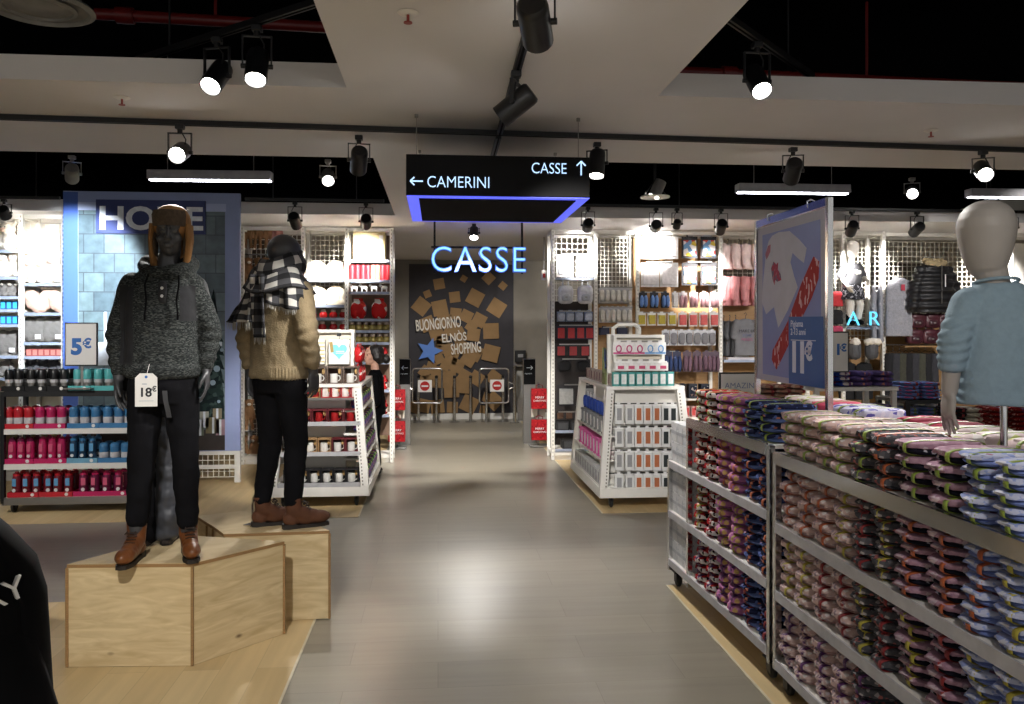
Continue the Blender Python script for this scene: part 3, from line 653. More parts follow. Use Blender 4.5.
# ---------------------------------------------------------------- grey child mannequin on the near fixture
pale_blue = M('pale_blue_jersey', S(122,142,154), .9, var=.06, scale=60, bump=.2, bscale=300)
t = thing('mannequin', 'headed grey child mannequin seen from behind in a pale blue sweatshirt, on a rod', 'mannequin', (1.962,2.69,1.125), PI-.08)
child = t
b = MB(); b.lathe([(.001,-.135),(.035,-.13),(.058,-.105),(.074,-.06),(.087,0),(.0925,.04),(.0895,.07),(.079,.097),(.061,.118),(.036,.132),(.001,.138)], 32, 0, Matrix.Translation((.055,-.01,.887)) @ Matrix.Scale(1.12,4,(0,1,0)))
b.limb([(.03,.0,.68),(.045,.0,.80)],[.056,.05]); torso(b, [(.36,0,0,.11,.085),(.5,0,0,.11,.085),(.62,0,0,.125,.085),(.69,.005,0,.10,.065),(.73,.02,0,.06,.05)])
for s, el, wr in ((1,(.185,.02,.53),(.19,.0,.36)),(-1,(-.18,.02,.53),(-.2,-.07,.38))):
    b.limb([(s*.13,0,.665),el,wr],[.045,.036,.027]); hand(b, wr, (s*.05,-.05,-1), (-s*1,0,0), (0,-1,.1), .92, .15)
link('body', fuse(b, .0045, manq_g, 3), t)
g = MB(); torso(g, [(.315,0,0,.158,.11),(.325,0,0,.162,.113),(.37,0,0,.158,.11),(.45,0,0,.148,.105),(.56,0,0,.142,.105),(.64,0,0,.148,.10),(.695,.01,.0,.115,.08),(.735,.025,0,.072,.062)])
for s, el in ((1,(.187,.02,.535)),(-1,(-.182,.02,.535))): g.limb([(s*.122,0,.66),el,(s*.19,.012 if s > 0 else -.02,.465)],[.062,.052,.047], n=18)
def wr3(co, n): return .004*noise.noise(co*9)+.002*noise.noise(co*30)+(.0028*math.sin(co.z*165+7*noise.noise(co*7)) if abs(co.x) > .14 and co.z < .62 else 0)
me = fuse(g, .006, pale_blue, 4, wr3); link('sweatshirt', me, t)
MB().tube([(.066*math.cos(a)*1.06+.027,.060*math.sin(a)*1.06,.738+.012*math.sin(a)) for a in [2*PI*i/24 for i in range(25)]],.006,8).obj('neck_rib', pale_blue, t)
MB().cone((0,0,.0),(0,0,.42),.012,n=14).obj('support_rod', chrome, t); MB().lathe([(.001,0),(.09,0),(.09,.006),(.02,.012),(.001,.012)],28).obj('base_plate', chrome, t)
# ---------------------------------------------------------------- shop assistant behind the mug cart
skin = M('skin', S(206,160,138), .55, var=.05); hairm = M('dark_hair', S(26,20,18), .5, var=.3, stretch=(1,1,8), scale=30)
EY = 9.75; hp = D(371.5,355.5,EY)
t = thing('person', 'woman in black with dark hair in a bun standing beside the mug cart', 'person', (hp.x+.035,EY,0), -PI/2-.0)
zz = hp.z; b = MB(); f = (.0,-1,0)
head(b, (0,-.03,zz), (.62,-.78,0), .98, True, -.06)
b.limb([(0,.02,zz-.26),(0,.0,zz-.1)],[.05,.045]); torso(b, [(.80,0,0,.15,.12),(.95,0,0,.13,.10),(zz-.42,0,0,.15,.11),(zz-.27,0,.01,.12,.075),(zz-.22,0,.015,.06,.05)])
for s in (-1,1):
    el = (s*.22,.03,zz-.55); wr = (s*.13,-.2,zz-.56); b.limb([(s*.155,.01,zz-.3),el,wr],[.048,.038,.026]); hand(b, wr, (-s*.2,-1,.0), (-s,0,-.3), (0,.1,1), .92, .7)
    b.limb([(s*.08,0,.82),(s*.085,-.01,.45),(s*.085,.02,.09)],[.085,.056,.042]); b.sell((s*.085,-.05,.04),(.04,.12,.04))
link('body', fuse(b, .0055, skin, 3), t)
g = MB(); torso(g, [(.76,0,0,.17,.135),(.9,0,0,.155,.12),(zz-.5,0,-.01,.155,.12),(zz-.35,0,-.01,.175,.125),(zz-.235,0,.01,.145,.09),(zz-.165,0,.012,.060,.056)])
for s in (-1,1): g.limb([(s*.15,.01,zz-.268),(s*.222,.03,zz-.53),(s*.15,-.15,zz-.56)],[.064,.055,.045])
link('black_top', fuse(g, .009, matblack, 4, wrinkle(.005,12,3)), t)
g = MB(); torso(g, [(.70,0,0,.165,.13),(.80,0,0,.165,.13)])
for s in (-1,1): g.limb([(s*.08,0,.76),(s*.085,-.01,.45),(s*.085,.02,.10)],[.098,.068,.055])
link('black_trousers', fuse(g, .01, matblack, 4, wrinkle(.005,12,6)), t)
for s in (-1,1): MB().sell((s*.085,-.045,.035),(.045,.135,.035),.8).obj('shoe', sole_m, t)
h = MB(); h.sell((0,.012,zz+.045),(.085,.10,.088), n=22, k=12); h.sell((0,.06,zz-.02),(.078,.06,.085), n=18, k=10); h.sell((-.01,.135,zz-.045),(.05,.05,.055), n=16, k=10)
for s in (-1,1): h.sell((s*.07,.03,zz-.01),(.022,.05,.06), n=12, k=8)
link('hair', fuse(h, .007, hairm, 3, wrinkle(.003,30,1)), t)
for s in (-1,1):
    MB().sell((.62*.083+.78*s*.031,-.03-.78*.083+.62*s*.031,zz+.009),(.010,.010,.006),n=10,k=6).obj('eye', M('eye_dark', S(30,22,20), .3), t)
MB().sell((.62*.094,-.03-.78*.094,zz-.064),(.018,.014,.006),n=10,k=6).obj('lips', M('lips', S(176,84,80), .4), t)
# ---------------------------------------------------------------- small mannequin on the far shelf
FY = 10.2; fp = D(852,325,FY)
t = thing('mannequin', 'small white mannequin in a grey top and patterned skirt on the far shelf', 'mannequin', fp, .35)
b = MB(); b.lathe([(.001,-.12),(.035,-.115),(.065,-.07),(.08,0),(.078,.06),(.05,.105),(.001,.12)],24,0,Matrix.Translation((0,-.01,.98)))
b.limb([(0,.0,.78),(0,0,.88)],[.04,.036]); torso(b, [(.44,0,0,.11,.085),(.58,0,0,.10,.08),(.72,0,0,.115,.08),(.79,0,0,.07,.05)])
for s, el, wr in ((-1,(-.19,.0,.62),(-.17,-.08,.50)),(1,(.19,0,.62),(.12,-.14,.58))): b.limb([(s*.12,0,.75),el,wr],[.04,.033,.025]); hand(b, wr, (-s*.3,-.5,-1), (-s,0,0), (0,-1,.2), .7, .3)
b.limb([(-.055,0,.44),(-.05,-.02,.24),(-.05,0,.06)],[.07,.05,.035]); b.limb([(.055,0,.44),(.09,-.05,.26),(.11,0,.06)],[.07,.05,.035])
link('body', fuse(b, .006, manq_w, 3), t)
g = MB(); torso(g, [(.52,0,0,.13,.1),(.62,0,0,.125,.1),(.73,0,0,.13,.095),(.80,0,0,.07,.06)])
for s in (-1,1): g.limb([(s*.115,0,.75),(s*.19,0,.64)],[.058,.056])
link('grey_top', fuse(g, .008, M('grey_jersey', S(70,70,74), .9), 4), t)
MB().sell((0,-.099,.68),(.06,.008,.03),.7,n=14,k=6).obj('chest_print', paper, t)
MB().loft([ring(z,0,0,r*(1+.0),r*.8,28) for z, r in ((.33,.17),(.42,.15),(.53,.115))]).obj('skirt', PR('skirt_print', [(0,S(60,60,66)),(.5,S(150,150,158)),(.75,S(28,28,32))], 60), t)
for x, y in ((-.05,0),(.11,0)): MB().limb([(x,0,.12),(x,0,.05),(x,-.06,.03)],[.042,.04,.03]).obj('boot', matblack, t)
# ================================================================ SHELVING, CARTS, PANELS
def caster(par, x, y, z=0.0, r=.045, fm=None):
    fm = fm or black
    o = MB().cb((x,y,z+r*2+.012),(.07,.07,.006)).cone((x,y,z+r*2+.012),(x,y,z+r*1.5),.014).cb((x-.018,y,z+r*1.35),(.004,.05,r*1.3)).cb((x+.018,y,z+r*1.35),(.004,.05,r*1.3)).obj('caster', fm, par)
    X = Matrix.Translation((x,y,z+r)) @ Matrix.Rotation(PI/2,4,'Y')
    MB().lathe([(.001,-.012),(r*.8,-.014),(r,-.008),(r,.008),(r*.8,.014),(.001,.012)],20,0,X).obj('wheel', rubber, o)
    MB().lathe([(.001,-.0165),(r*.35,-.0165),(r*.35,.0165),(.001,.0165)],14,0,X).obj('hub', steel, o)
def wires(mb, x0, x1, z0, z1, y, nx, nz, r=.004):
    for i in range(nx+1): x = x0+(x1-x0)*i/nx; mb.box(x-r,x+r,y-r,y+r,z0,z1)
    for i in range(nz+1): z = z0+(z1-z0)*i/nz; mb.box(x0,x1,y-r*2.6,y-r*.8,z-r,z+r)
    return mb
wirem = M('white_wire', S(224,220,208), .5)
woodback = M('pale_wood_panel', S(158,122,78), .6, var=.12, stretch=(1,1,8), scale=6)
slotm = M('slot_dark', S(128,124,116), .8)
def shelving(label, pl, pr, ytop, Yf, shelves, depth=.42, grid=None, back=None, right_post=True, zbase=.1, ptop=None, shelf_m=None, left_post=True, base=True):
    """one bay: posts, rails, back, wire grid and shelves; shelves and grid given as picture heights at the bay's front"""
    A = D(pl, ytop, Yf); B = D(pr, ytop, Yf); xm = (A.x+B.x)/2; zt = min((A.z+B.z)/2, 2.985); f0 = .0042
    t = thing('display_shelving', label, 'shelving', (A.x,Yf,f0)); wd = B.x-A.x; zt -= f0
    zz = lambda py: D((pl+pr)/2,py,Yf).z-f0
    for s, on in ((0,left_post),(wd,right_post)):
        if not on: continue
        o = MB().cb((s,.025,zt/2),(.045,.05,zt)).obj('post', white, t, bevel=.003)
        sl = MB()
        for i in range(int(zt/.05)): sl.cb((s,-.0005,.05+i*.05),(.008,.002,.022))
        sl.obj('post_slots', slotm, o)
        MB().cb((s,depth,zt/2),(.04,.04,zt)).obj('rear_post', white, t)
        for q in (zt-.03,.09): MB().cb((s,depth/2,q),(.03,depth-.07,.04)).obj('side_rail', white, t)
    MB().cb((wd/2,.025,zt-.025),(wd-.05,.04,.045)).obj('top_rail', white, t); MB().cb((wd/2,depth,zt-.025),(wd-.05,.03,.045)).obj('rear_rail', white, t)
    if back:
        z0, z1 = (zz(back[1]), zz(back[0])) if isinstance(back, tuple) else (.1, zt-.06)
        MB().box(.025,wd-.025,depth+.022,depth+.034,max(.1,z0),min(z1,zt-.05)).obj('back_panel', back[2] if isinstance(back, tuple) else cream, t)
    if grid:
        z1 = min(zz(grid[0]), zt-.06); z0 = max(zz(grid[1]),.15); n = grid[2]
        wires(MB(), .03, wd-.03, z0, z1, depth-.005, n, max(2, round(n*(z1-z0)/wd))).obj('wire_grid', wirem, t)
    for py in shelves:
        z = zz(py); o = MB().box(.026,wd-.026,.0,depth-.03,z-.022,z).obj('shelf', shelf_m or white, t)
        MB().box(.03,wd-.03,-.006,-.0005,z-.03,z+.004).obj('price_rail', M('price_rail', S(150,160,180), .3), o)
    if base: MB().box(.026,wd-.026,.0,depth-.03,.06,.1).box(.03,wd-.03,.03,.05,0,.06).obj('base_shelf', white, t)
    return t
# ---- left: plush bays
sh1 = shelving('white metal shelving bay at the left picture edge holding white plush toys', -36,20.5,211,9.6,[250,277,296.5,309.5,324.5,356,378], grid=(213,262,9), back=(213,420,cream))
sh2 = shelving('white metal shelving bay with heart cushion, just left of the HOME panel', 20.5,63,211,9.62,[283.5,313,342.5,356.5,376], grid=(216,262,8), back=(213,420,cream), left_post=False)
# ---- HOME panel
A = D(63,192,9.3); B = D(240,192,9.3); zb = D(150,452,9.3).z
hp_ = thing('display_wall_panel', 'tall blue HOME display panel with tiled window and Christmas tree print', 'display panel', (A.x,9.3,.0042)); Wp = B.x-A.x; Zt = A.z
pb = M('panel_blue', S(70,100,176), .5, var=.02); pl_ = M('panel_lilac', S(150,164,206), .5, var=.02); pdb = M('panel_sign_blue', S(46,58,112), .5, var=.02)
ux = lambda px: (D(px,300,9.3).x-A.x); uz = lambda py: D(150,py,9.3).z-.0042
MB().box(0,Wp,0,.05,uz(452),uz(192)).obj('panel_board', pl_, hp_, bevel=.004)
MB().box(.002,ux(78),-.003,-.0005,uz(452)+.01,uz(193)).obj('blue_print_strip', pb, hp_)
MB().box(ux(78),ux(226),-.004,-.0005,uz(211),uz(203)).obj('print_cornice', M('panel_cornice', S(182,194,226), .5, var=.02), hp_)
def tiles():
    m, nt, b = nodes('grey_green_glazed_tiles'); b.inputs['Roughness'].default_value = .35
    v = coords(nt); v.node.inputs['Rotation'].default_value = (PI/2,0,0)
    br = nt.nodes.new('ShaderNodeTexBrick'); br.inputs['Scale'].default_value = 1; br.offset = .5
    br.inputs['Brick Width'].default_value = .215; br.inputs['Row Height'].default_value = .21; br.inputs['Mortar Size'].default_value = .006
    br.inputs['Color1'].default_value = (*S(78,94,102),1); br.inputs['Color2'].default_value = (*S(104,122,126),1); br.inputs['Mortar'].default_value = (*S(66,76,84),1)
    nt.links.new(v, br.inputs['Vector']); n = nt.nodes.new('ShaderNodeTexNoise'); n.inputs['Scale'].default_value = 9; n.inputs['Detail'].default_value = 5; nt.links.new(v, n.inputs['Vector'])
    mx = nt.nodes.new('ShaderNodeMix'); mx.data_type = 'RGBA'; mx.blend_type = 'OVERLAY'; mx.inputs[0].default_value = .6
    nt.links.new(br.outputs['Color'], mx.inputs[6]); nt.links.new(n.outputs['Fac'], mx.inputs[7]); nt.links.new(mx.outputs[2], b.inputs['Base Color']); return m
MB().box(ux(78.5),ux(225),-.003,-.0005,uz(430),uz(211)).obj('tile_print', tiles(), hp_)
MB().box(ux(97),ux(206),-.03,-.004,uz(234),uz(200.5)).obj('title_board', pdb, hp_)
L = text('title_lettering', 'HOME', .42, M('letter_white', S(235,238,245), .4), hp_, (ux(101),-.034,uz(229.5)), ext=.003, off=.012)
xs_ = [v.co.x for v in L.data.vertices]; zs_ = [v.co.y for v in L.data.vertices]; kx = (ux(203)-ux(100))/(max(xs_)-min(xs_)); kz = (uz(206)-uz(230))/(max(zs_)-min(zs_)); x0_ = min(xs_)
for v in L.data.vertices: v.co.x = (v.co.x-x0_)*kx; v.co.y *= kz
# printed sill, tree and presents
sw = M('print_white', S(206,212,220), .5); treem = PR('print_fir_tree', [(0,S(22,34,36)),(.5,S(34,50,48)),(.85,S(58,74,72))], 26, .6)
MB().box(ux(78.5),ux(222),-.0045,-.003,uz(346),uz(342)).box(ux(104),ux(107),-.0045,-.003,uz(342),uz(312)).box(ux(98),ux(128),-.0045,-.003,uz(365),uz(346)).obj('window_sill_print', sw, hp_)
tp = []
for i, py in enumerate(range(300,425,14)):
    wv = 7+i*5.2; tp += [(min(ux(214+wv*.55),ux(224.5)), uz(py+14)), (min(ux(214+wv*.25),ux(224)), uz(py+13))]
tl = [(ux(214),uz(288))]
lf = []
for i, py in enumerate(range(300,425,14)):
    wv = 7+i*5.2; lf += [(ux(214-wv), uz(py+14)), (ux(214-wv*.55), uz(py+13))]
Xz = Matrix(((1,0,0,0),(0,0,1,0),(0,1,0,0),(0,0,0,1)))
MB().prism(tl+tp+lf[::-1], -.006, -.0031, 0, Xz).obj('fir_tree_print', treem, hp_, smooth=False)
bau = M('bauble_print', S(132,150,166), .4); 
for (px,py,r) in ((217,369,.035),(213,383,.03),(200,400,.03),(222,350,.02),(206,372,.02),(219,402,.018)):
    MB().cone((ux(px),-.0085,uz(py)),(ux(px),-.0062,uz(py)),r,n=16).obj('bauble_print', bau, hp_)
st_ = [((.06 if k%2 == 0 else .027)*math.sin(k*PI/5), (.06 if k%2 == 0 else .027)*math.cos(k*PI/5)) for k in range(10)]
MB().prism([(ux(210)+a_, uz(349)+b_) for a_, b_ in st_], -.0085, -.0062, 0, Xz).obj('star_print', bau, hp_, smooth=False)
MB().box(ux(78.5),ux(225),-.0055,-.003,uz(451),uz(430)).obj('printed_floor', M('print_dark_floor', S(54,48,46), .5), hp_)
for (x0,x1,y0,y1,c) in ((200,209,412,428,S(150,150,140)),(206,221,418,434,S(112,104,76)),(216,225,420,436,S(150,122,134)),(213,222,409,419,S(126,116,92)),(197,204,420,436,S(96,104,90))):
    o = MB().box(ux(x0),ux(x1),-.009,-.0062,uz(y1),uz(y0)).obj('present_print', M('present_%d' % x0, c, .5), hp_); MB().box(ux((x0+x1)/2)-.012,ux((x0+x1)/2)+.012,-.0105,-.0092,uz(y1),uz(y0)).obj('ribbon_print', sw, o)
fr = MB()
for x in (.03,Wp-.03): fr.box(x-.03,x+.03,.0,.05,0,uz(452))
fr.box(.06,Wp-.06,.0,.05,uz(470),uz(466)).box(.06,Wp-.06,.0,.05,uz(453)-.03,uz(452)-.0005); fr.obj('base_frame', white, hp_)
wires(MB(), .06, Wp-.06, .06, uz(453)-.03, .03, 30, 4).obj('wire_grid', wirem, hp_)
# ---- hanging plush rack and the two Christmas bays
sh3 = shelving('white shelving bay with soft toys hanging on hooks behind the scarf mannequin', 242,303,214,10.5,[], grid=(216,478,12), back=(216,478,M('rack_back', S(96,82,66), .7)))
shA = shelving('bright shelving bay with white cushions and red baubles left of the red one', 303.5,346.5,222,10.5,[279.5,305,318,330,345,372,400,430], grid=(226,300,8), left_post=False, right_post=False)
shB = shelving('bright shelving bay with cardboard box and red Christmas goods beside the aisle', 346.5,391.5,222,10.5,[260,280,292,319,330.5,342.5,362,390,415], back=(228,440,M('bay_back', S(120,96,80), .7)), right_post=True)
# ---- right bays
shC = shelving('narrow shelving bay with white handbags and backpacks right of the aisle', 553,596,226,10.5,[278,430.5,449], grid=(229,300,7), back=(300,455,M('bay_dark', S(48,42,40), .7)))
shD = shelving('narrow open grid bay between the handbag bay and the blank white packs', 596.5,637,226,10.5,[], grid=(229,292,9), back=(303,455,woodback), left_post=False, right_post=False)
shE = shelving('wide shelving bay with wooden back holding packs and slippers', 638,721,231,10.5,[], back=(233,452,woodback))
shF = shelving('shelving bay with pink garments and grey T-shirts partly behind the poster', 721.5,792,231,10.5,[360], grid=(234,300,13), back=(300,452,woodback), left_post=False, shelf_m=black)
shG = shelving('shelving bay behind the price poster pole holding the small mannequin', 808,844,231,10.3,[], grid=(234,330,6), back=(334,440,woodback), right_post=True)
shH = shelving('shelving bay carrying the small mannequin and blue neon letters', 844.5,884,229,10.3,[327], grid=(236,340,9), back=(328,440,woodback), left_post=False)
shI = shelving('wide wire grid bay with grey vests and a black puffer jacket', 884.5,1012,233,10.3,[], grid=(239,315,26), back=(315,440,woodback), left_post=False)
shJ = shelving('bright bay at the right picture edge behind the grey child mannequin', 1012.5,1100,231,10.3,[], back=(240,440,white), left_post=False)
# ---------------------------------------------------------------- information pillars at the end of the aisle
for (x0, x1, dr, lb, s) in ((399.3,410.4,PI,'steel pillar with black arrow sign left of the exit gates','left'),(523.5,535.5,0,'steel pillar with black arrow sign right of the exit gates','right')):
    A = D(x0,359,12.1); B = D(x1,359,12.1); t = thing('sign_pillar', lb, 'sign pillar', (A.x,12.1,.0004)); w_ = B.x-A.x; zs = A.z; zl = D(x0,384.5,12.1).z
    MB().box(0,w_,0,.12,0,zs).obj('pillar_body', steel, t, bevel=.004); MB().box(.004,w_-.004,-.006,-.0005,zl,zs-.006).obj('sign_plate', sgm, t)
    m = MB(); Rm = Matrix.Translation((w_/2,-.008,zs-.13)) @ Matrix.Rotation(-dr,4,'Y'); m.cb((0,0,0),(.09,.003,.009),0,Rm)
    for q in (-1,1): m.cb((-.02,0,0),(.04,.003,.009),0,Rm @ Matrix.Translation((.045,0,0)) @ Matrix.Rotation(q*PI/4,4,'Y'))
    m.obj('arrow', lw := M('sign_white', S(200,205,210), .5), t); text('lettering', 'ingresso', .032, lw, t, (.018,-.0065,zs-.225), ext=.001)
# red bags on their stands
redbag = PR('red_christmas_paper', [(0,S(152,22,28)),(.7,S(122,16,24)),(.9,S(170,40,40))], 40, .5)
def bag_stand(px, side, lb):
    c = D(px,440,11.7); t = thing('bag_stand', lb, 'stand', (c.x,11.78,.0045))
    MB().cone((0,0,.0),(0,0,.92),.014,n=10).obj('post', steel, t); MB().cb((0,0,.012),(.26,.26,.02)).obj('base_plate', steel, t, bevel=.003)
    for z in (.45,.88): MB().cone((0,0,z),(0,-.16,z),.008,n=8).obj('arm', steel, t)
    MB().box(-.1,.1,.016,.03,.42,.56).obj('holder_plate', cream, t)
    return c
redR = bag_stand(539,1,'steel stand holding red Christmas carrier bags right of the aisle'); redL = bag_stand(397,-1,'steel stand holding red Christmas carrier bags left of the aisle')
def red_bag(x, y, z, lb):
    t = thing('carrier_bag', lb, 'carrier bag', (x,y,z))
    MB().loft([[(-.115,-.05,0),(.115,-.05,0),(.115,.05,0),(-.115,.05,0)],[(-.12,-.045,.14),(.12,-.045,.14),(.12,.045,.14),(-.12,.045,.14)],[(-.118,-.02,.29),(.118,-.02,.29),(.118,.012,.29),(-.118,.012,.29)]]).obj('bag_body', redbag, t, smooth=False)
    for q in (-.021,.013): MB().tube([(-.05,q,.285),(-.045,q,.33),(0,q,.35),(.045,q,.33),(.05,q,.285)],.004,6).obj('handle', M('bag_cord', S(120,20,24), .7), t)
    wl = M('bag_print_white', S(232,224,220), .6); text('lettering', 'MERRY', .042, wl, t, (0,-.0535,.15), (PI/2-.16,0,0), .0008, 'CENTER'); text('lettering', 'CHRISTMAS', .036, wl, t, (0,-.0535,.105), (PI/2-.02,0,0), .0008, 'CENTER')
for c, s in ((redR,'right'),(redL,'left')):
    for z, h in ((.555,'upper'),(.11,'lower')): red_bag(c.x, 11.66, z+.005, '%s red Christmas carrier bag on the stand %s of the aisle' % (h, s))
# ---------------------------------------------------------------- exit gates
for i, px in enumerate((418.5,436.5,454.5,470.5,486.5,503)):
    c = D(px,420,15.05); t = thing('barrier_post', 'steel barrier post in front of the mural wall, %s from the left' % ORD[i], 'barrier post', (c.x,15.05,.0), group='barrier posts of the exit')
    MB().cone((0,0,.012),(0,0,.80),.026,n=14).obj('post_tube', chrome, t); MB().lathe([(.001,.8),(.028,.8),(.03,.83),(.02,.85),(.001,.853)],14).obj('post_cap', black, t); MB().lathe([(.001,0),(.1,0),(.1,.008),(.03,.014),(.001,.014)],20).obj('floor_flange', steel, t)
for (x0, x1, lb, hg) in ((412.5,442,'left exit gate loop with round no entry sign',-1),(479.5,508.5,'right exit gate loop with round no entry sign',1)):
    A = D(x0,403,14.8); B = D(x1,368.5,14.8); t = thing('exit_gate', lb, 'gate', (A.x,14.8,.0)); w_ = B.x-A.x; z0, z1 = A.z, B.z; r = .05
    m = MB(); pts = []
    for (cx,cz,a0) in ((w_-r,z1-r,0),(r,z1-r,PI/2),(r,z0+r,PI),(w_-r,z0+r,1.5*PI)):
        for k in range(5): a_ = a0+PI/2*k/4; pts.append((cx+r*math.cos(a_),0,cz+r*math.sin(a_)))
    m.tube(pts+[pts[0]], .017, 10); m.obj('gate_loop', chrome, t)
    hx = 0 if hg < 0 else w_; ex = hx+hg*.11
    MB().tube([(hx,0,z1-.24),(hx+hg*.05,0,z1-.27),(ex,0,z1-.27)],.014,8).tube([(hx,0,z0+.24),(hx+hg*.05,0,z0+.27),(ex,0,z0+.27)],.014,8).obj('hinge_arm', chrome, t)
    MB().cone((ex,0,.001),(ex,0,z1+.05),.03,n=14).lathe([(.001,0),(.09,0),(.09,.008),(.001,.01)],18,0,None,(ex,0,.001)).obj('gate_post', chrome, t)
    sx = w_*.42 if hg < 0 else w_*.60; zc_ = D(424,386,14.8).z
    o = MB().cb((sx,-.022,zc_),(.25,.006,.215)).obj('sign_plate', paper, t)
    MB().cone((sx,-.0255,zc_),(sx,-.028,zc_),.085,n=28).obj('red_disc', M('sign_red', S(178,30,30), .4), o); MB().cb((sx,-.029,zc_),(.12,.002,.03)).obj('white_bar', paper, o)
c = D(520.5,362,15.4); t = thing('wall_dispenser', 'small black dispenser box on the concrete wall right of the mural', 'dispenser', (c.x,15.4,c.z))
MB().box(-.1,.1,-.02,.1,0,.22).obj('dispenser_box', black, t, bevel=.01); MB().box(-.13,.13,-.06,.1,-.10,-.085).obj('shelf_plate', black, t); MB().box(-.05,.05,-.024,-.0205,.09,.15).obj('display', M('display_grey', S(150,150,150), .4), t)
c = D(520,420,15.2); t = thing('card_reader_post', 'slim steel reader post beside the right gate', 'post', (c.x,15.2,0)); MB().box(-.045,.045,-.04,.04,0,.42).obj('post_body', steel, t); MB().box(-.06,.06,-.05,.05,.42,.92).obj('reader_box', M('reader_grey', S(150,150,146), .5), t, bevel=.006)
# hanging label at the ceiling near the right gondola
c = D(544,275,11.5); t = thing('hanging_label', 'small white tag with red print hanging on a rod from the ceiling', 'hanging sign', (c.x,11.5,c.z))
MB().cone((0,0,.07),(0,0,3.0-c.z),.008,n=8).obj('rod', steel, t); MB().cb((0,0,0),(.07,.03,.14)).obj('tag_body', white, t, bevel=.01); MB().cb((0,-.017,-.01),(.04,.003,.06)).obj('red_print', M('sign_red', S(178,30,30), .4), t)
# ---------------------------------------------------------------- mural: cardboard sheets, star, words
card = M('corrugated_cardboard', S(146,116,78), .85, var=.08, scale=6)
A0 = (400,260); k_ = 120/939
sheets = [(167,362,118,38),(312,375,118,-12),(306,187,84,-11),(215,266,56,-22),(499,146,48,32),(693,141,82,44),(805,202,56,40),(428,290,84,-7),(588,296,118,28),(757,373,122,32),(435,420,88,6),(520,440,92,26),(620,470,100,28),(712,556,122,-2),(215,500,110,-22),(340,470,110,14),(285,570,110,-18),(400,540,110,9),(560,520,82,36),(575,585,100,8),(460,590,110,-28),(330,640,90,4),(480,680,100,20),(380,700,90,-14)]
k2 = 160/1024
s2 = [(582,85,104,14),(475,80,96,28),(270,45,84,5),(330,110,80,20),(250,120,60,-24),(290,165,60,30),(200,170,60,18),(160,205,70,40),(365,165,84,24),(415,235,84,30),(440,120,90,33),(490,245,84,32),(315,240,90,-4),(240,210,84,2),(330,320,96,-2),(400,290,100,6),(250,265,84,3),(165,270,84,-6),(150,420,84,14),(100,430,78,20),(240,425,86,-6),(335,430,70,2),(442,410,102,26),(600,240,84,38),(600,390,96,42),(560,370,60,20),(535,445,50,12)]
allc = [(400+x*k_, 260+y*k_, s*k_, r) for x,y,s,r in sheets] + [(400+x*k2, 340+y*k2, s*k2, r) for x,y,s,r in s2]
cg = 'cardboard sheets of the mural'
def where(x, y):
    v = 'top' if y < 300 else 'upper' if y < 340 else 'middle' if y < 375 else 'lower' if y < 398 else 'bottom'
    h = 'left edge' if x < 432 else 'left part' if x < 450 else 'centre' if x < 470 else 'right part' if x < 488 else 'right edge'
    return v, h
cells = {}
for i, (x, y, s, r) in enumerate(allc): cells.setdefault(where(x,y), []).append(i)
for i, (x, y, s, r) in enumerate(allc):
    Yl = 15.455-.0095*(i%5); c = D(x,y,Yl); sc = c.y/ (CT-ST*(x-512)/820)/820; a_ = s*sc/2
    if i < 0: continue
    m = MB().cb((0,0,0),(2*a_,.006,2*a_)).cb((0,-.0035,-a_*.55),(2*a_*.96,.0015,.012)).cb((a_*.1,-.0035,a_*.25),(a_*.5,.0012,.05))
    o = m.obj('cardboard_sheet', [card], None, c, (0,math.radians(r),0), smooth=False)
    v, h = where(x, y); L = sorted(cells[(v,h)], key=lambda q: allc[q][0]); n = L.index(i)
    tag(o, '%s cardboard square at the %s of the mural, %s' % ('large' if s > 13 else 'medium' if s > 9 else 'small', v, h) + (', %s from left there' % ORD[n] if len(L) > 1 else ''), 'cardboard sheet', cg)
star = [(164,290),(183,320),(212,293)] 
cS = D(429.5,351,15.39); R_, r_ = .255, .115; poly = []
for k in range(10):
    a_ = k*PI/5+.28; q = R_ if k%2 == 0 else r_; poly.append((q*math.sin(a_), q*math.cos(a_)))
o = MB().prism(poly, -.01, .012, 0, Xz).obj('star_cutout', M('star_blue', S(86,130,206), .6, var=.03), None, cS, smooth=False); tag(o, 'blue star cutout on the cardboard mural', 'star')
wl = M('mural_white', S(226,220,208), .7)
for s, x0, y0, x1, hh, an in (('BUONGIORNO',416.5,331,461.5,11,.095),('ELNÒS',442.5,342.5,467,10.5,.10),('SHOPPING',451.5,354.5,481.5,10.5,.09)):
    P0 = D(x0,y0,15.37); P1 = D(x1,y0,15.37); t = text('wall_lettering', s, .26, wl, None, P0, (PI/2,-an,0), .003, off=.004)
    xs_ = [v.co.x for v in t.data.vertices]; m0 = min(xs_); kx = (P1.x-P0.x)/(max(xs_)-m0); hz_ = (hh*15.4/820)/max(v.co.y for v in t.data.vertices)
    for v in t.data.vertices: v.co.x = (v.co.x-m0)*kx; v.co.y *= hz_
    tag(t, 'white hand drawn word %s on the cardboard mural' % s.replace('Ò','O').lower(), 'lettering')
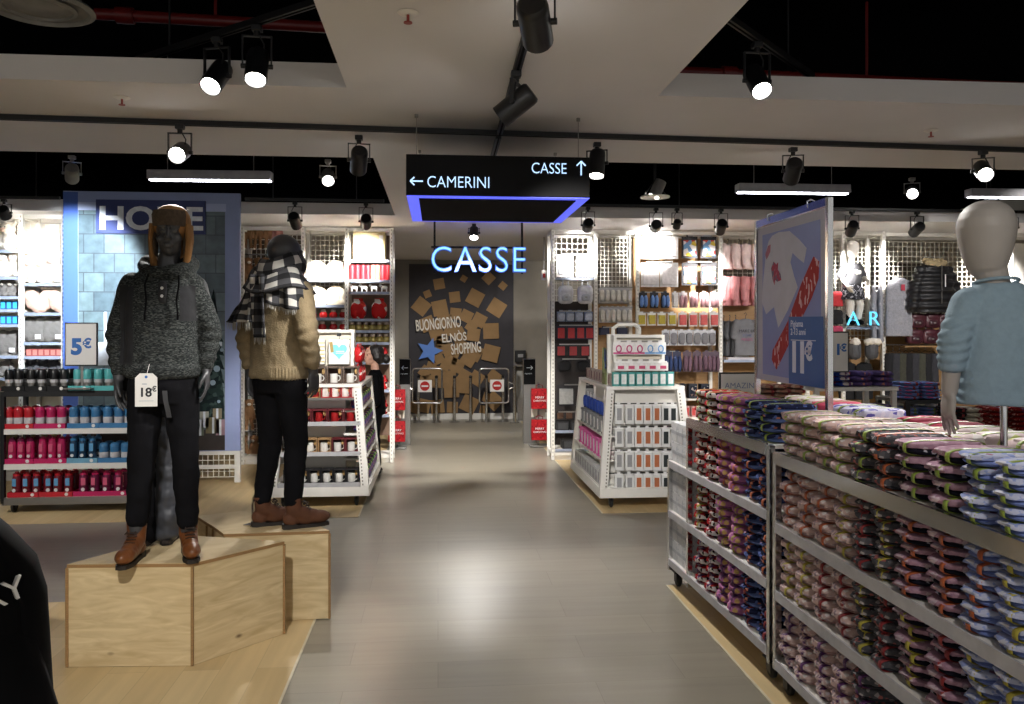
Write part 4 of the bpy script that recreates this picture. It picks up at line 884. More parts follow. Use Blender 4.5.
# ---------------------------------------------------------------- promotion carts
def cart(label, bx0, bx1, by0, by1, ins, zt):
    """white wheeled cart, wider at the foot than at the top, open on all sides"""
    cx, cy = (bx0+bx1)/2, (by0+by1)/2; t = thing('promotion_cart', label, 'display cart', (cx,cy,.0042)); hx, hy = (bx1-bx0)/2, (by1-by0)/2; z0 = .105
    m = MB().loft([[(sx*hx,sy*hy,z0) for sx,sy in ((-1,-1),(1,-1),(1,1),(-1,1))],[(sx*(hx-.006),sy*(hy-.006),z0+.09) for sx,sy in ((-1,-1),(1,-1),(1,1),(-1,1))]]); m.obj('base', white, t, bevel=.004)
    m = MB().box(-hx+ins,hx-ins,-hy+ins,hy-ins,zt-.035,zt); m.obj('top_board', white, t, bevel=.003)
    for sx,sy in ((-1,-1),(1,-1),(1,1),(-1,1)):
        def cs(x, y, w=.075): return [(x,y),(x-sx*w,y),(x-sx*w,y-sy*w),(x,y-sy*w)]
        p0 = cs(sx*(hx-.007), sy*(hy-.007)); p1 = cs(sx*(hx-ins-.0005), sy*(hy-ins-.0005))
        o = MB().loft([[(x,y,z0+.09) for x,y in p0],[(x,y,zt-.0355) for x,y in p1]]).obj('corner_post', white, t, smooth=False)
        s = MB()
        for i in range(28):
            f = (i+.6)/29; z = z0+.09+(zt-.12-z0)*f; yy = sy*(hy-.007-(ins-.007)*f); xx = sx*(hx-.007-(ins-.007)*f)-sx*.055; s.cb((xx,yy+sy*.0005,z),(.012,.003,.016))
        s.obj('slot_row', slotm, o)
    MB().box(-hx+.25,hx-.25,-hy+.24,hy-.24,z0+.09,zt-.0355).obj('core_panel', white, t)
    for x,y in ((-hx+.13,-hy+.1),(hx-.13,-hy+.1),(-hx+.13,hy-.1),(hx-.13,hy-.1)): caster(t, x, y)
    def face(z, side):  # distance of the open face from the cart's middle
        return (hy if side == 'front' else hx)-.007-(ins-.007)*(z-z0-.09)/(zt-.035-z0-.09)
    return t, cx, cy, hx, hy, face
# right cart
A = W(599.5,499.5,.1); B = W(571,468.5,.1)
cR, rcx, rcy, rhx, rhy, rface = cart('white tapering promotion cart with phone cases on the right of the aisle', A.x, A.x+.93, A.y, B.y, .085, 1.15)
def shelf_on(c, hx, hy, face, z, side, d=.16, sgn=-1, th=.018, m=None):
    f = face(z, side)
    if side == 'front': MB().box(-(hx-.095),(hx-.095),sgn*f if sgn < 0 else f-d,(-f+d) if sgn < 0 else f,z-th,z).obj('shelf', m or steel, c)
    else: MB().box(sgn*f if sgn < 0 else f-d,(-f+d) if sgn < 0 else f,-(hy-.095),(hy-.095),z-th,z).obj('shelf', m or steel, c)
# right cart: handle and pegboard tower on top
def tower(c, hx, y, z, w, h, dpt, off=0):
    m = MB().box(off-w/2,off-w/2+.03,y,y+dpt,z,z+h).box(off+w/2-.03,off+w/2,y,y+dpt,z,z+h).box(off-w/2+.03,off+w/2-.03,y,y+dpt,z+h-.03,z+h); m.obj('header_frame', white, c, bevel=.003)
    MB().box(off-w/2+.03,off+w/2-.03,y+dpt*.45,y+dpt*.55,z,z+h-.03).obj('header_back', cream, c)
tower(cR, rhx, -rhy+.14, 1.15, .50, .49, .14, -.05)
MB().tube([(-.27,-rhy+.30,1.64),(-.27,-rhy+.30,1.70),(-.22,-rhy+.30,1.74),(-.06,-rhy+.30,1.74),(-.01,-rhy+.30,1.70),(-.01,-rhy+.30,1.64)],.02,8).obj('handle', white, cR)
MB().box(-.33,-.0,-rhy+.285,-rhy+.32,1.15,1.645).obj('rear_header', white, cR)
# left cart
A = W(369.5,497,.1); B = W(383,469.6,.1)
cL, lcx, lcy, lhx, lhy, lface = cart('white tapering promotion cart with mugs, left of the aisle', A.x-.95, A.x, A.y, B.y, .085, 1.17)
tower(cL, lhx, -lhy+.20, 1.17, .62, .52, .14, .0)
# ---------------------------------------------------------------- chrome gondolas with pyjamas
FX = 1.572
def gondola(label, y0, y1, zs, ztop, xb, end=None):
    t = thing('gondola', label, 'gondola', (FX,y0,.0042)); L = y1-y0; d = xb-FX; f = .0042
    def post(x, y, z1): MB().box(x-.0,x+.032,y,y+.032,.1-f,z1-f).obj('post', chrome, t, bevel=.002)
    for x in (0,d-.032):
        post(x,0,ztop); post(x,(end-y0 if end else L)-.032,ztop)
        if end: post(x,L-.032,zs[0]+.01)
    yt = (end-y0 if end else L)
    MB().box(.003,d-.003,.003,yt-.003,ztop-.018-f,ztop-f-.001).obj('top_board', white, t)
    for x in (-.004,d-.012): MB().box(x,x+.016,.034,yt-.034,ztop-.052-f,ztop+.006-f).obj('top_rail', chrome, t)
    for z in zs: 
        MB().box(.006,d-.006,.004,L-.004,z-.02-f,z-f).obj('shelf', white, t)
        MB().box(-.003,.0055,.033,L-.033,z-.042-f,z+.004-f).obj('shelf_front', M('shelf_front', S(186,184,188), .4), t)
    MB().box(d*.48,d*.52,.03,yt-.03,zs[-1]-f+.0005,ztop-.02-f).obj('centre_panel', M('gondola_core', S(40,38,44), .8), t)
    for y in (.002,L-.034): MB().box(.033,d-.033,y,y+.03,.10-f,.135-f).obj('end_rail', chrome, t)
    for y in (.075,L-.075):
        for x in (.05,d-.05): caster(t, x, y, 0, .043)
    return t
gN = gondola('chrome and white gondola of pyjama stacks at the right edge, nearest the viewer', 1.70, 3.745, (.79,.475,.15), 1.12, 2.36)
gF = gondola('chrome and white gondola of pyjama stacks further back under the price poster', 3.785, 5.36, (.825,.495,.175), 1.145, 2.36, 4.985); gF.rotation_euler = (0,0,math.radians(1.7))
# ---------------------------------------------------------------- price poster on its chrome frame
PX = 1.955; ya, yb = 4.88, 3.955; zp0, zp1 = 1.395, 2.325
t = thing('price_poster', 'tall pyjama poster reading 11 euro in a chrome frame on the gondola', 'poster', (PX,yb,1.1455))
for y, zt_ in ((0,2.36),(ya-yb,2.36)): MB().cb((0,y,(zt_-1.1455)/2+.001),(.03,.03,zt_-1.1455)).obj('frame_post', chrome, t, bevel=.002)
MB().box(-.015,.015,.016,ya-yb-.016,2.32-1.1455,2.36-1.1455).obj('frame_top_bar', M('bar_blue_chrome', S(90,110,200), .2, .8), t)
for y in (.2,.72): MB().tube([(-.02,y,1.19),(-.022,y,1.225),(.0,y,1.235),(.022,y,1.225),(.02,y,1.2)],.004,6).obj('poster_hook', chrome, t)
Lp = ya-yb; zz0 = zp0-1.1455; zz1 = zp1-1.1455
MB().box(-.006,.006,.022,Lp-.022,zz0,zz1-.012).obj('poster_board', M('poster_grey', S(178,178,190), .5, var=.02), t)
def q2(x, y):   # position on the printed sheet from the crop of the photograph, undoing its perspective
    u = min(max((x-50)/226,0),1); w_ = (u/4.06)/((1-u)/5+u/4.06); top = 128-82*u; bot = 640+27*u
    return (.022+(Lp-.044)*(1-w_), zz1-.012-(zz1-.012-zz0)*(y-top)/(bot-top))
def flat(name, pts, mat, x0, x1):
    P_ = [q2(*p) for p in pts]; MB().loft([[(x0,a,b) for a,b in P_],[(x1,a,b) for a,b in P_]]).obj(name, mat, t, smooth=False)
flat('violet_print', [(65,150),(257,87),(262,648),(66,622)], M('poster_violet', S(136,146,196), .5, var=.02), -.0075, -.0061)
flat('sweater_print', [(78,205),(86,170),(98,150),(120,137),(155,132),(188,160),(212,188),(203,238),(182,222),(165,205),(158,238),(170,285),(182,322),(150,400),(118,462),(110,425),(104,392),(78,418),(70,395),(64,378),(68,310),(73,260)], M('poster_sweater', S(196,196,206), .7, var=.04), -.009, -.0076)
flat('collar_print', [(76,215),(85,185),(93,180),(92,205),(80,232)], M('poster_collar', S(178,112,128), .7), -.0105, -.0091)
flat('chest_print', [(95,262),(103,238),(112,248),(118,240),(117,265),(126,280),(128,300),(116,306),(108,300),(106,318),(100,300)], PR('poster_patch', [(0,S(170,80,100)),(.5,S(120,110,130)),(.8,S(186,120,130))], 50), -.0105, -.0091)
flat('trousers_print', [(236,215),(255,232),(252,290),(230,355),(112,605),(97,572),(100,540),(150,440),(195,310)], PR('poster_red_print', [(0,S(168,64,64)),(.72,S(178,72,70)),(.86,S(216,180,180))], 44, .7, (1,1.5,.6)), -.010, -.0077)
flat('price_field', [(154,424),(270,418),(275,664),(155,650)], M('poster_blue', S(56,98,162), .5, var=.02), -.012, -.0101)
ptx = M('poster_white', S(214,222,236), .5, var=.02); rt = (PI/2,0,-PI/2)
def ptext(s, x, y, size, **k):
    a, b = q2(x, y); text('price_lettering', s, size, ptx, t, (-.0125,a,b), rt, .0008, **k)
ptext('Pigiama', 161,458,.052); ptext('2-13 anni', 161,485,.050); ptext('11', 160,604,.215, off=.013, sx=.92); ptext('€', 210,566,.125, off=.007)
a, b = q2(162,502); a2, b2 = q2(246,498); MB().box(-.0128,-.0121,a2,a,b-.003,b+.001).obj('price_rule', ptx, t)
# ---------------------------------------------------------------- small price stands
def stand_sign(name, label, pl, pr, yt, yb_, Y, lines, foot=True, frame=black, zfoot=.0042, mb_=None):
    A = D(pl,yt,Y); B = D(pr,yb_,Y); t = thing(name, label, 'sign', ((A.x+B.x)/2,Y,zfoot)); w_ = B.x-A.x; z0 = B.z-zfoot; z1 = A.z-zfoot
    MB().box(-w_/2,w_/2,0,.02,z0,z1).obj('sign_frame', frame, t, bevel=.003); MB().box(-w_/2+.012,w_/2-.012,-.003,-.0005,z0+.012,z1-.012).obj('sign_sheet', mb_ or paper, t)
    for s, u, v, size, mat, off in lines: text('price_lettering', s, size, mat, t, (-w_/2+w_*u,-.0045,z0+(z1-z0)*v), ext=.0008, off=off)
    if foot: MB().box(-.012,.012,.021,.033,.0,z0+.1).cb((0,.0,.005),(.24,.2,.01)).obj('sign_stand', steel, t)
    return t
stand_sign('price_sign', 'white price sign reading 5 euro standing on the bottle rack', 64.5,97.5,322.5,366,7.95,[('5',.20,.28,.20,price_b,.010),('€',.56,.42,.12,price_b,.004),('- - - - - - -',.2,.1,.02,price_lb,0)], zfoot=1.146)
stand_sign('price_sign', 'pale sign reading amazing cotton behind the pyjama gondola', 719.5,760.5,372.5,425,6.3,[('AMAZING',.12,.70,.064,M('sign_blue_thin', S(116,134,176), .6),-.0004),('COTTON',.14,.46,.064,M('sign_blue_thin', S(116,134,176), .6),-.0004)])
stand_sign('price_sign', 'white price sign reading 1 euro seen right of the poster pole', 817,849,331.5,372.5,6.6,[('1',.545,.44,.125,price_b,.005),('€',.72,.52,.085,price_b,.003)])
# ---------------------------------------------------------------- bottle rack
RA = D(2,380,7.92); RB = D(150,380,7.92)
rk = thing('bottle_rack', 'black wheeled rack of drinking bottles on three white shelves at left', 'rack', (RA.x,7.92,.0042)); rw = RB.x-RA.x; rz = lambda py: D(60,py,7.92).z-.0042
for x in (0,rw):
    for y in (0,.42): MB().box(x-.018,x+.018,y,y+.036,rz(503),rz(392)).obj('post', black, rk)
for i, py in enumerate((391,428.5,463.5,497)):
    MB().box(.019,rw-.019,.002,.45,rz(py)-.018,rz(py)-.0005).obj('shelf', black if i == 0 else white, rk)
    MB().box(.02,rw-.02,-.01,.0015,rz(py)-.05,rz(py)-.0005).obj('shelf_edge', (black, white, white, steel)[i], rk)
for x in (.08,rw-.08):
    for y in (.06,.38): caster(rk, x, y, 0, .055)
MB().box(.0,rw,.0,.45,rz(504.5),rz(499.6)-.005).obj('base_frame', steel, rk)
# ---------------------------------------------------------------- black garment at the lower left corner
t = thing('black_jacket', 'black garment with white lettering cut off by the lower left corner', 'jacket', (-.66,1.02,.0042), -.35)
def jk(u, v):
    a = 2*PI*u; z = 1.52-1.0*v; r = .03+.17*min(1,v*9)**.5+.075*v; f_ = .010*math.sin(a*7+3*v)*v
    return ((r+f_)*math.cos(a), (r*.62+f_)*math.sin(a), z)
o = cloth('jacket_body', jk, 56, 30, .012, matblack, t)
for s in (-1,1): MB().limb([(s*.13,0,1.43),(s*.235,-.02,1.2),(s*.26,-.04,.92)],[.05,.058,.05]).obj('sleeve', matblack, t)
text('lettering', 'RY', .034, paper, t, (.203,-.03,1.392), (PI/2,-.3,1.12), .003)
MB().tube([(0,0,1.50),(0,0,1.57),(.03,0,1.60),(.03,0,1.63),(0,0,1.65),(-.02,0,1.63)],.004,6).obj('hanger_hook', chrome, t)
rl = thing('garment_rail', 'chrome garment rail carrying the black jacket, mostly outside the picture', 'clothes rail', (-.66,1.02,.0042), -.35)
MB().tube([(-.35,0,.012),(-.35,0,1.60),(-.35,0,1.636),(.0,0,1.636),(.02,0,1.636)],.01,8).cb((-.35,0,.006),(.4,.4,.012)).obj('rail_frame', chrome, rl)
# ================================================================ GOODS
# ---------------------------------------------------------------- folded pyjamas on the gondolas
FOLD = {
 'pale pink': (PR('pyjama_pale_pink', [(0,S(196,168,162)),(.55,S(206,184,178)),(.74,S(176,156,164)),(.86,S(216,208,206)),(.95,S(150,130,140))], 80), PR('pyjama_pink_lining', [(0,S(176,146,142)),(.8,S(200,190,192))], 30)),
 'grey': (PR('pyjama_grey', [(0,S(74,73,78)),(.55,S(88,86,90)),(.76,S(160,152,152)),(.89,S(160,96,94))], 70), PR('pyjama_grey_lining', [(0,S(52,52,58)),(.8,S(110,104,106))], 40)),
 'mauve': (PR('pyjama_mauve', [(0,S(160,124,142)),(.6,S(172,138,154)),(.9,S(196,176,184))], 60), PR('pyjama_navy_dots', [(0,S(22,22,34)),(.86,S(170,168,178))], 60)),
 'blue': (PR('pyjama_white_blue', [(0,S(176,180,204)),(.55,S(140,152,198)),(.88,S(196,196,206)),(.95,S(150,110,130))], 60), M('pyjama_sky_blue', S(104,120,176), .9, var=.1, scale=40)),
 'red printed': (PR('pyjama_red_print', [(0,S(150,28,34)),(.36,S(200,194,190)),(.60,S(28,26,30)),(.72,S(168,38,40))], 42), PR('pyjama_red_lining', [(0,S(120,24,32)),(.6,S(44,34,40)),(.8,S(186,178,176))], 26)),
 'purple printed': (PR('pyjama_purple_print', [(0,S(160,100,142)),(.6,S(190,156,100)),(.78,S(184,130,156))], 46), M('pyjama_plum', S(124,66,116), .9, var=.15, scale=40)),
 'navy': (PR('pyjama_navy', [(0,S(26,30,58)),(.75,S(80,96,150)),(.93,S(170,110,90))], 60), M('pyjama_denim_blue', S(92,112,166), .9, var=.12, scale=30)),
}
BAND = {n: M('band_'+n, S(*c), .5, var=.08) for n, c in (('lime',(128,146,58)),('orange',(166,84,46)),('red',(132,38,40)),('yellow',(164,152,56)),('purple',(88,42,96)))}
TWO = ('mauve','blue','navy','light blue','black patterned')
def fold_proto(col, band, var, w=.152, d=.27, h=.05, nm='folded_pyjama', cat='pyjama'):
    a, b = FOLD[col]; t = thing(nm, 'folded pyjama', cat); random.seed(var*31+len(col))
    if col in TWO: zu, ru, zl, rl = .69, .305, .29, .29
    else: zu, ru, zl, rl = .56, .435, .2, .2
    up = MB().sell((0,-.004+.006*random.random(),h*zu), (w/2,d/2,h*ru), .6, .56, 22, 12, 0, None, .12)
    lo = MB().sell((.002,.004,h*zl), (w/2*.96,d/2*(.97 if col in TWO else .95),h*rl), .55, .6, 20, 8, 0, None, .03)
    up.obj('upper_fold', a, t); lo.obj('lower_fold', b, t)
    bx = .005+.034*random.random(); bw = .011; rings = []
    g = lambda v, e: math.copysign(abs(v)**e, v)
    for x in (bx-bw,bx+bw):
        rings.append([(x, (d/2+.0025)*g(math.cos(q),.5), h*.5+(h*.495)*g(math.sin(q),.5)) for q in [2*PI*i/28 for i in range(28)]])
    o = MB().loft(rings, caps=False).obj('price_band', BAND[band], t); so = o.modifiers.new('thickness','SOLIDIFY'); so.thickness = .0012; so.offset = 1
    return Rep(t)
FP = {}
def put_fold(col, band, X, lb, h=.05, w=.152, nm='folded_pyjama', cat='pyjama', grp='folded pyjamas on the gondolas'):
    k = (col, band, round(h,3), random.randrange(3), round(w,3), nm)
    st = random.getstate()
    if k not in FP: FP[k] = fold_proto(col, band, k[3], w, .27, h, nm, cat)
    random.setstate(st)
    loc = X.to_translation() + Vector((random.uniform(-.010,.018), random.uniform(-.009,.009), 0))
    return FP[k].put(loc, X.to_euler().z + random.uniform(-.075,.075), lb, grp)
random.seed(11)
SLOT = [3.640,3.478,3.310,3.140,2.985,2.84,2.672,2.485,2.318,2.165,2.008]
KIND = ['pale pink']*4 + ['grey']*2 + ['mauve']*2 + ['blue']*3
BN = {'top board': ['lime']*5+['orange']+['lime']*5, 'upper shelf': ['orange']*3+['yellow','red','yellow','orange','orange','orange','yellow','orange'],
      'middle shelf': ['yellow','yellow','red','red','yellow','red','yellow','red','yellow','yellow','orange'], 'bottom shelf': ['purple']*5+['red','red','yellow','yellow','orange','orange']}
def fold_w(i):
    return (.152,.15,.155,.152,.14,.136,.168,.17,.15,.145,.15)[i]
for sn, z, n, hh in (('top board',1.1205,4,.050),('upper shelf',.791,5,.0515),('middle shelf',.476,5,.0515),('bottom shelf',.151,5,.0505)):
    for i, y in enumerate(SLOT):
        if sn == 'bottom shelf' and i > 4: continue
        if i == 10: continue
        k = KIND[i]; nn, h = n, hh
        if k in ('mauve','blue','grey') and sn in ('upper shelf','middle shelf'): nn, h = 6, .0435
        if k == 'blue' and sn == 'top board': nn, h = 5, .042
        for q in range(nn):
            zq = z + q*(h*1.0+.0006)
            X = Matrix.Translation((FX+.145, y, zq)) @ Matrix.Rotation(-PI/2,4,'Z')
            lb = '%s pyjama, %s band, %s from top, %s stack right of post, %s' % (k, BN[sn][i], ORD[nn-1-q], ORD[i], sn)
            put_fold(k, BN[sn][i], X, lb, h, fold_w(i))
# looser pyjamas lying behind on the top board
C2 = ['pale pink','pale pink','blue and white','pale pink','pale pink','pale pink','blue and white','pale pink','blue and white']
PINKT = M('pyjama_raspberry', S(196,70,96), .9, var=.12, scale=30); FOLD['raspberry pink'] = (PINKT, M('pyjama_raspberry_lining', S(206,150,160), .9)); FOLD['cream white'] = (PR('pyjama_cream', [(0,S(216,208,204)),(.7,S(206,186,186)),(.88,S(190,196,120))], 22), M('pyjama_cream_lining', S(200,192,190), .9)); FOLD['violet spotted'] = (PR('pyjama_violet_spots', [(0,S(196,194,216)),(.55,S(92,88,166)),(.8,S(210,206,220))], 40), M('pyjama_lilac_lining', S(160,160,196), .9))
for r_, (xo, cols, hb) in enumerate(((.435,['pale pink','cream white','pale pink','cream white','cream white','pale pink'],.085),(.66,['raspberry pink','raspberry pink','cream white','cream white','cream white'],.088))):
    for i, c_ in enumerate(cols):
        y = 3.60-i*.185 - .02*r_
        if abs(y-2.69) < .11 and r_ == 0: y += .0
        for q in range(2):
            if abs(y-2.69) < .19 and r_ == 0 and True: 
                xo2 = xo - .012
            else: xo2 = xo
            if xo2+FX+.135 > 1.90 and abs(y-2.69) < .2 and r_ == 0: continue
            X = Matrix.Translation((FX+xo2, y, 1.1205+q*(hb+.0006))) @ Matrix.Rotation(-PI/2,4,'Z')
            lb = '%s pyjama lying in the %s row, %s from post, %s, top board' % (c_, ('second','rear')[r_], ORD[i], ('lower','upper')[q])
            put_fold(c_, 'lime', X, lb, hb, .172)
# far gondola
GX = Matrix.Translation((FX,3.785,0)) @ Matrix.Rotation(math.radians(1.7),4,'Z')
FK = ['navy','navy','purple printed','purple printed','red printed','red printed']
FB = {'top board': ['lime']*6, 'upper shelf': ['orange']*6, 'middle shelf': ['orange','orange','yellow','yellow','red','yellow'], 'bottom shelf': ['red','red','purple','purple','purple','purple']}
for sn, z, n, h in (('top board',1.1455,4,.047),('upper shelf',.826,5,.0515),('middle shelf',.496,5,.0515),('bottom shelf',.176,5,.0515)):
    for i in range(6):
        yy = .125+.186*i
        if sn != 'top board': yy = .115+.186*i
        for q in range(n):
            X = GX @ Matrix.Translation((.145, yy, z+q*(h+.0006))) @ Matrix.Rotation(-PI/2,4,'Z')
            put_fold(FK[i], FB[sn][i], X, '%s pyjama, %s band, %s from top, %s stack left of post, %s' % (FK[i], FB[sn][i], ORD[n-1-q], ORD[i], sn), h, .168)
# white boxes at the end of the far gondola
wb = PR('white_box_print', [(0,S(206,206,206)),(.8,S(190,192,196)),(.93,S(170,172,178))], 60, .5)
t = thing('white_box', 'white box', 'box'); MB().cb((0,0,.0645),(.112,.24,.129)).obj('box_body', wb, t, bevel=.003); MB().cb((0,-.1205,.0645),(.112,.0012,.022)).obj('box_band', M('box_band_grey', S(170,172,176), .5), t)
RB_ = Rep(t)
for sn, z, n in (('upper shelf',.826,2),('middle shelf',.496,2),('bottom shelf',.176,2)):
    for i in range(3):
        for q in range(n):
            X = GX @ Matrix.Translation((.145, 1.275+.118*i, z+q*.1305))
            RB_.put(X.to_translation(), math.radians(1.7)-PI/2, 'white printed box, %s, column %s from the aisle end, gondola %s' % (('lower','upper')[q], ('third','second','first')[i], sn), 'white boxes at the end of the gondola')
# ---------------------------------------------------------------- bottles
def bottle(label, body, cap, lab, h, r, style):
    t = thing('drinking_bottle', label, 'bottle')
    if style == 'tube':
        MB().lathe([(.001,0),(r*.8,0),(r*.8,h*.02),(r*.8,h*.42),(.001,h*.42)],20).obj('clear_base', M('tube_steel', S(150,148,144), .3, .6), t); MB().lathe([(.001,h*.28),(r*.95,h*.28),(r*.95,h*.46),(.001,h*.46)],20).obj('label', lab, t)
        MB().lathe([(.001,h*.462),(r,h*.462),(r*1.02,h*.5),(r*1.0,h*.93),(r*.8,h),(.001,h)],20).obj('cap', cap, t)
    elif style == 'mug':
        MB().lathe([(.001,0),(r*.95,0),(r,h*.03),(r,h*.76),(.001,h*.76)],20).obj('bottle_body', body, t); MB().lathe([(r*1.004,h*.06),(r*1.015,h*.07),(r*1.015,h*.40),(r*1.004,h*.41)],20).obj('label', lab, t)
        MB().lathe([(.001,h*.765),(r*1.03,h*.765),(r*1.03,h*.84),(r*.8,h*.95),(r*.3,h),(.001,h)],20).obj('cap', cap, t)
    else:
        MB().lathe([(.001,0),(r*.94,0),(r,h*.02),(r,h*.2),(r*.93,h*.23),(r,h*.27),(r,h*.68),(r*.75,h*.8),(.001,h*.8)],20).obj('bottle_body', body, t)
        MB().lathe([(.001,h*.805),(r*.8,h*.805),(r*.82,h*.90),(r*.45,h*.94),(r*.42,h),(.001,h)],20).obj('cap', cap, t)
        if lab: MB().cb((r*.1,-r-.003,h*.52),(r*.95,.003,h*.34)).obj('swing_tag', lab, t); MB().lathe([(.001,-.002),(r*.42,-.002),(r*.42,.002),(.001,.002)],14,0,Matrix.Translation((r*.05,-r-.003,h*.16)) @ Matrix.Rotation(PI/2,4,'X')).obj('round_sticker', paper, t)
    return Rep(t)
g_ = lambda n, c, r=.3: M('bottle_'+n, S(*c), r, var=.05)
blk, tur, red_, mag, blu, lbl = g_('black',(20,20,22)), g_('turquoise',(84,176,176)), g_('red',(186,36,48)), g_('magenta',(186,34,92)), g_('blue',(62,118,164)), M('bottle_label', S(196,194,196), .6)
dkr, dkm, dkb, lb_b = g_('dark_red',(110,18,34)), g_('plum',(104,18,62)), g_('deep_blue',(28,62,92)), M('label_blue', S(96,160,206), .6)
RS = 7.56/820
def rowb(py, hpx, rpx, items, shelf, style):
    zt = D(60,py,7.92).z; y0 = 8.0
    for bk in (0,1):
        cnt = {}
        for px, cn, body, cap, lab in items:
            key = (cn, shelf)
            if key not in BREP: BREP[key] = bottle('bottle', body, cap, lab, hpx*RS, rpx*RS, style)
            c = D(px,py,y0); cnt[cn] = cnt.get(cn,-1)+1
            BREP[key].put((c.x,y0+.13*bk,zt+.0006), random.uniform(-.25,.25), '%s bottle, %s of its colour, %s row, %s of the bottle rack' % (cn, ORD[cnt[cn]], ('front','rear')[bk], shelf), 'drinking bottles on the rack')
BREP = {}
T = .0062
rowb(388.2,18.6,4.1,[(x,'black',blk,blk,lbl) for x in (9.5,19,31.5,42,54.5,64.5)]+[(x,'turquoise',tur,tur,lbl) for x in (78,87.5,98.5,109,119.5)],'top shelf','tube')
rowb(425.3,18.2,4.4,[(x,'red',red_,red_,lbl) for x in (9,18.8,29)]+[(x,'magenta',mag,mag,lbl) for x in (40.5,51.5,62)]+[(x,'blue',blu,blu,lbl) for x in (74,85,96,108,119,129.5)],'upper shelf','mug')
rowb(460.0,22.5,4.0,[(x,'dark pink',mag,dkm,M('label_rose', S(206,90,120), .5)) for x in (12.5,21.5,30.8)]+[(x,'bright pink',mag,mag,M('label_pink', S(216,96,130), .5)) for x in (43,52.5,62)]+[(x,'teal blue',dkb,blu,lb_b) for x in (74,83,92.5)],'middle shelf','sport')
rowb(460.0,16,4.6,[(x,'small blue',blu,blu,lbl) for x in (104,115,126)],'middle shelf','mug')
rowb(494.2,22,4.4,[(x,'red',dkr,red_,lb_b) for x in (17,27,37,48.5,58.5,69)]+[(x,'plum',dkm,mag,M('label_pink', S(216,96,130), .5)) for x in (84,95.5,107,118.5)],'bottom shelf','sport')
for py, shelf, L in ((391,'top shelf',((1,24,'black',blk),(24.6,46,'black',blk),(46.6,67,'black',blk),(68,90,'turquoise',tur),(90.6,126,'turquoise',tur))), (428.5,'upper shelf',((4,33,'red',red_),(33.6,65,'magenta',mag),(67,99,'blue',blu),(99.6,136,'blue',blu))),
        (463.5,'middle shelf',((4.5,33,'raspberry',mag),(33.6,66,'raspberry',mag),(66.6,97,'pale blue',M('tray_pale_blue', S(110,160,186), .4)),(97.6,134,'blue',blu))), (497,'bottom shelf',((7,38,'red',red_),(38.6,72,'red',red_),(73,128,'magenta',mag)))):
    cnt = {}
    for x0, x1, cn, mt in L:
        a = D(x0,py,7.93); b = D(x1,py,7.93); w_ = b.x-a.x; cnt[cn] = cnt.get(cn,-1)+1; h = .045
        t = thing('display_tray', '%s display tray, %s of that colour on the %s of the bottle rack' % (cn, ORD[cnt[cn]], shelf), 'tray', (a.x,7.93,D(60,py,7.92).z+.0003), group='display trays on the bottle rack')
        MB().box(0,w_,0,.30,0,.02).box(0,w_,0,.004,.02,h).box(0,.004,.004,.30,.02,h).box(w_-.004,w_,.004,.30,.02,h).obj('tray_body', mt, t)
        MB().cone((w_-.05,-.0006,h*.5),(w_-.05,-.003,h*.5),.016,n=16).obj('price_dot', paper, t)
# ---------------------------------------------------------------- hanging packs: a card, what is on it, a hook hole
def pack(w, h, d, cm, im, kind='pouch', hook=True):
    t = thing('hanging_pack', 'pack', 'pack')
    MB().box(-w/2,w/2,-.003,.0,-h,-.008).box(-w*.2,w*.2,-.003,0,-.008,.012).obj('backing_card', cm, t, bevel=.0015 if w > .12 else 0)
    if kind == 'pouch': MB().sell((0,-d*.5-.001,-h*.55),(w*.44,d*.5,h*.38),.5,.6,14,8,0,None,.08).obj('goods', im, t)
    elif kind == 'box': MB().box(-w*.5,w*.5,-d,-.0035,-h,-.02).obj('carton', cm, t); MB().box(-w*.28,w*.28,-d-.002,-d-.0003,-h*.82,-h*.22).obj('window_goods', im, t)
    elif kind == 'pair':
        for s in (-1,1): MB().sell((s*w*.24,-d*.5-.001,-h*.58),(w*.22,d*.5,h*.36),.7,.8,12,8,0,None,.1).obj('slipper', im, t)
    elif kind == 'loop':
        MB().tube([(w*.22*math.cos(a),-d*.4-.003,-h*.55+h*.25*math.sin(a)) for a in [2*PI*i/16 for i in range(17)]],.006,6).obj('goods', im, t); MB().box(-w*.47,w*.47,-.0045,-.0032,-h*.95,-h*.82).obj('print_strip', im, t)
    elif kind == 'label': MB().box(-w*.47,w*.47,-d,-.0035,-h*.97,-h*.2).obj('carton', cm, t); MB().box(-w*.25,w*.3,-d-.002,-d-.0003,-h*.8,-h*.5).obj('print', im, t)
    elif kind == 'flat': MB().box(-w*.38,w*.38,-d,-.0035,-h*.9,-h*.2).obj('goods', im, t, bevel=.002)
    return Rep(t)
def prow(Y, yt, yb_, wpx, xs, cm, im, what, where_, kind='pouch', d=.05, group=None, hooks=None, cn=None):
    """a row of packs hung at picture height yt..yb on the plane Y"""
    sc = (Y*CT+3*ST)/820; k = D(xs[len(xs)//2],yt,Y); rep = pack(wpx*sc,(yb_-yt)*sc,d,cm,im,kind)
    for i, px in enumerate(xs):
        c = D(px,yt,Y); rep.put(c, random.uniform(-.06,.06), '%s, %s from left in the %s' % (what, ORD[i], where_), group or where_.split(' of ')[0])
    if hooks is not None:
        hk = MB()
        z0 = k.z - hooks.location.z
        a = D(xs[0],yt,Y).x-hooks.location.x-.03; b = D(xs[-1],yt,Y).x-hooks.location.x+.03
        MB().box(a,b,.005,.02,z0-.012,z0+.004).obj('hook_bar', steel, hooks)
C = lambda n, c, r=.6: M('goods_'+n, S(*c), r, var=.12, scale=30)
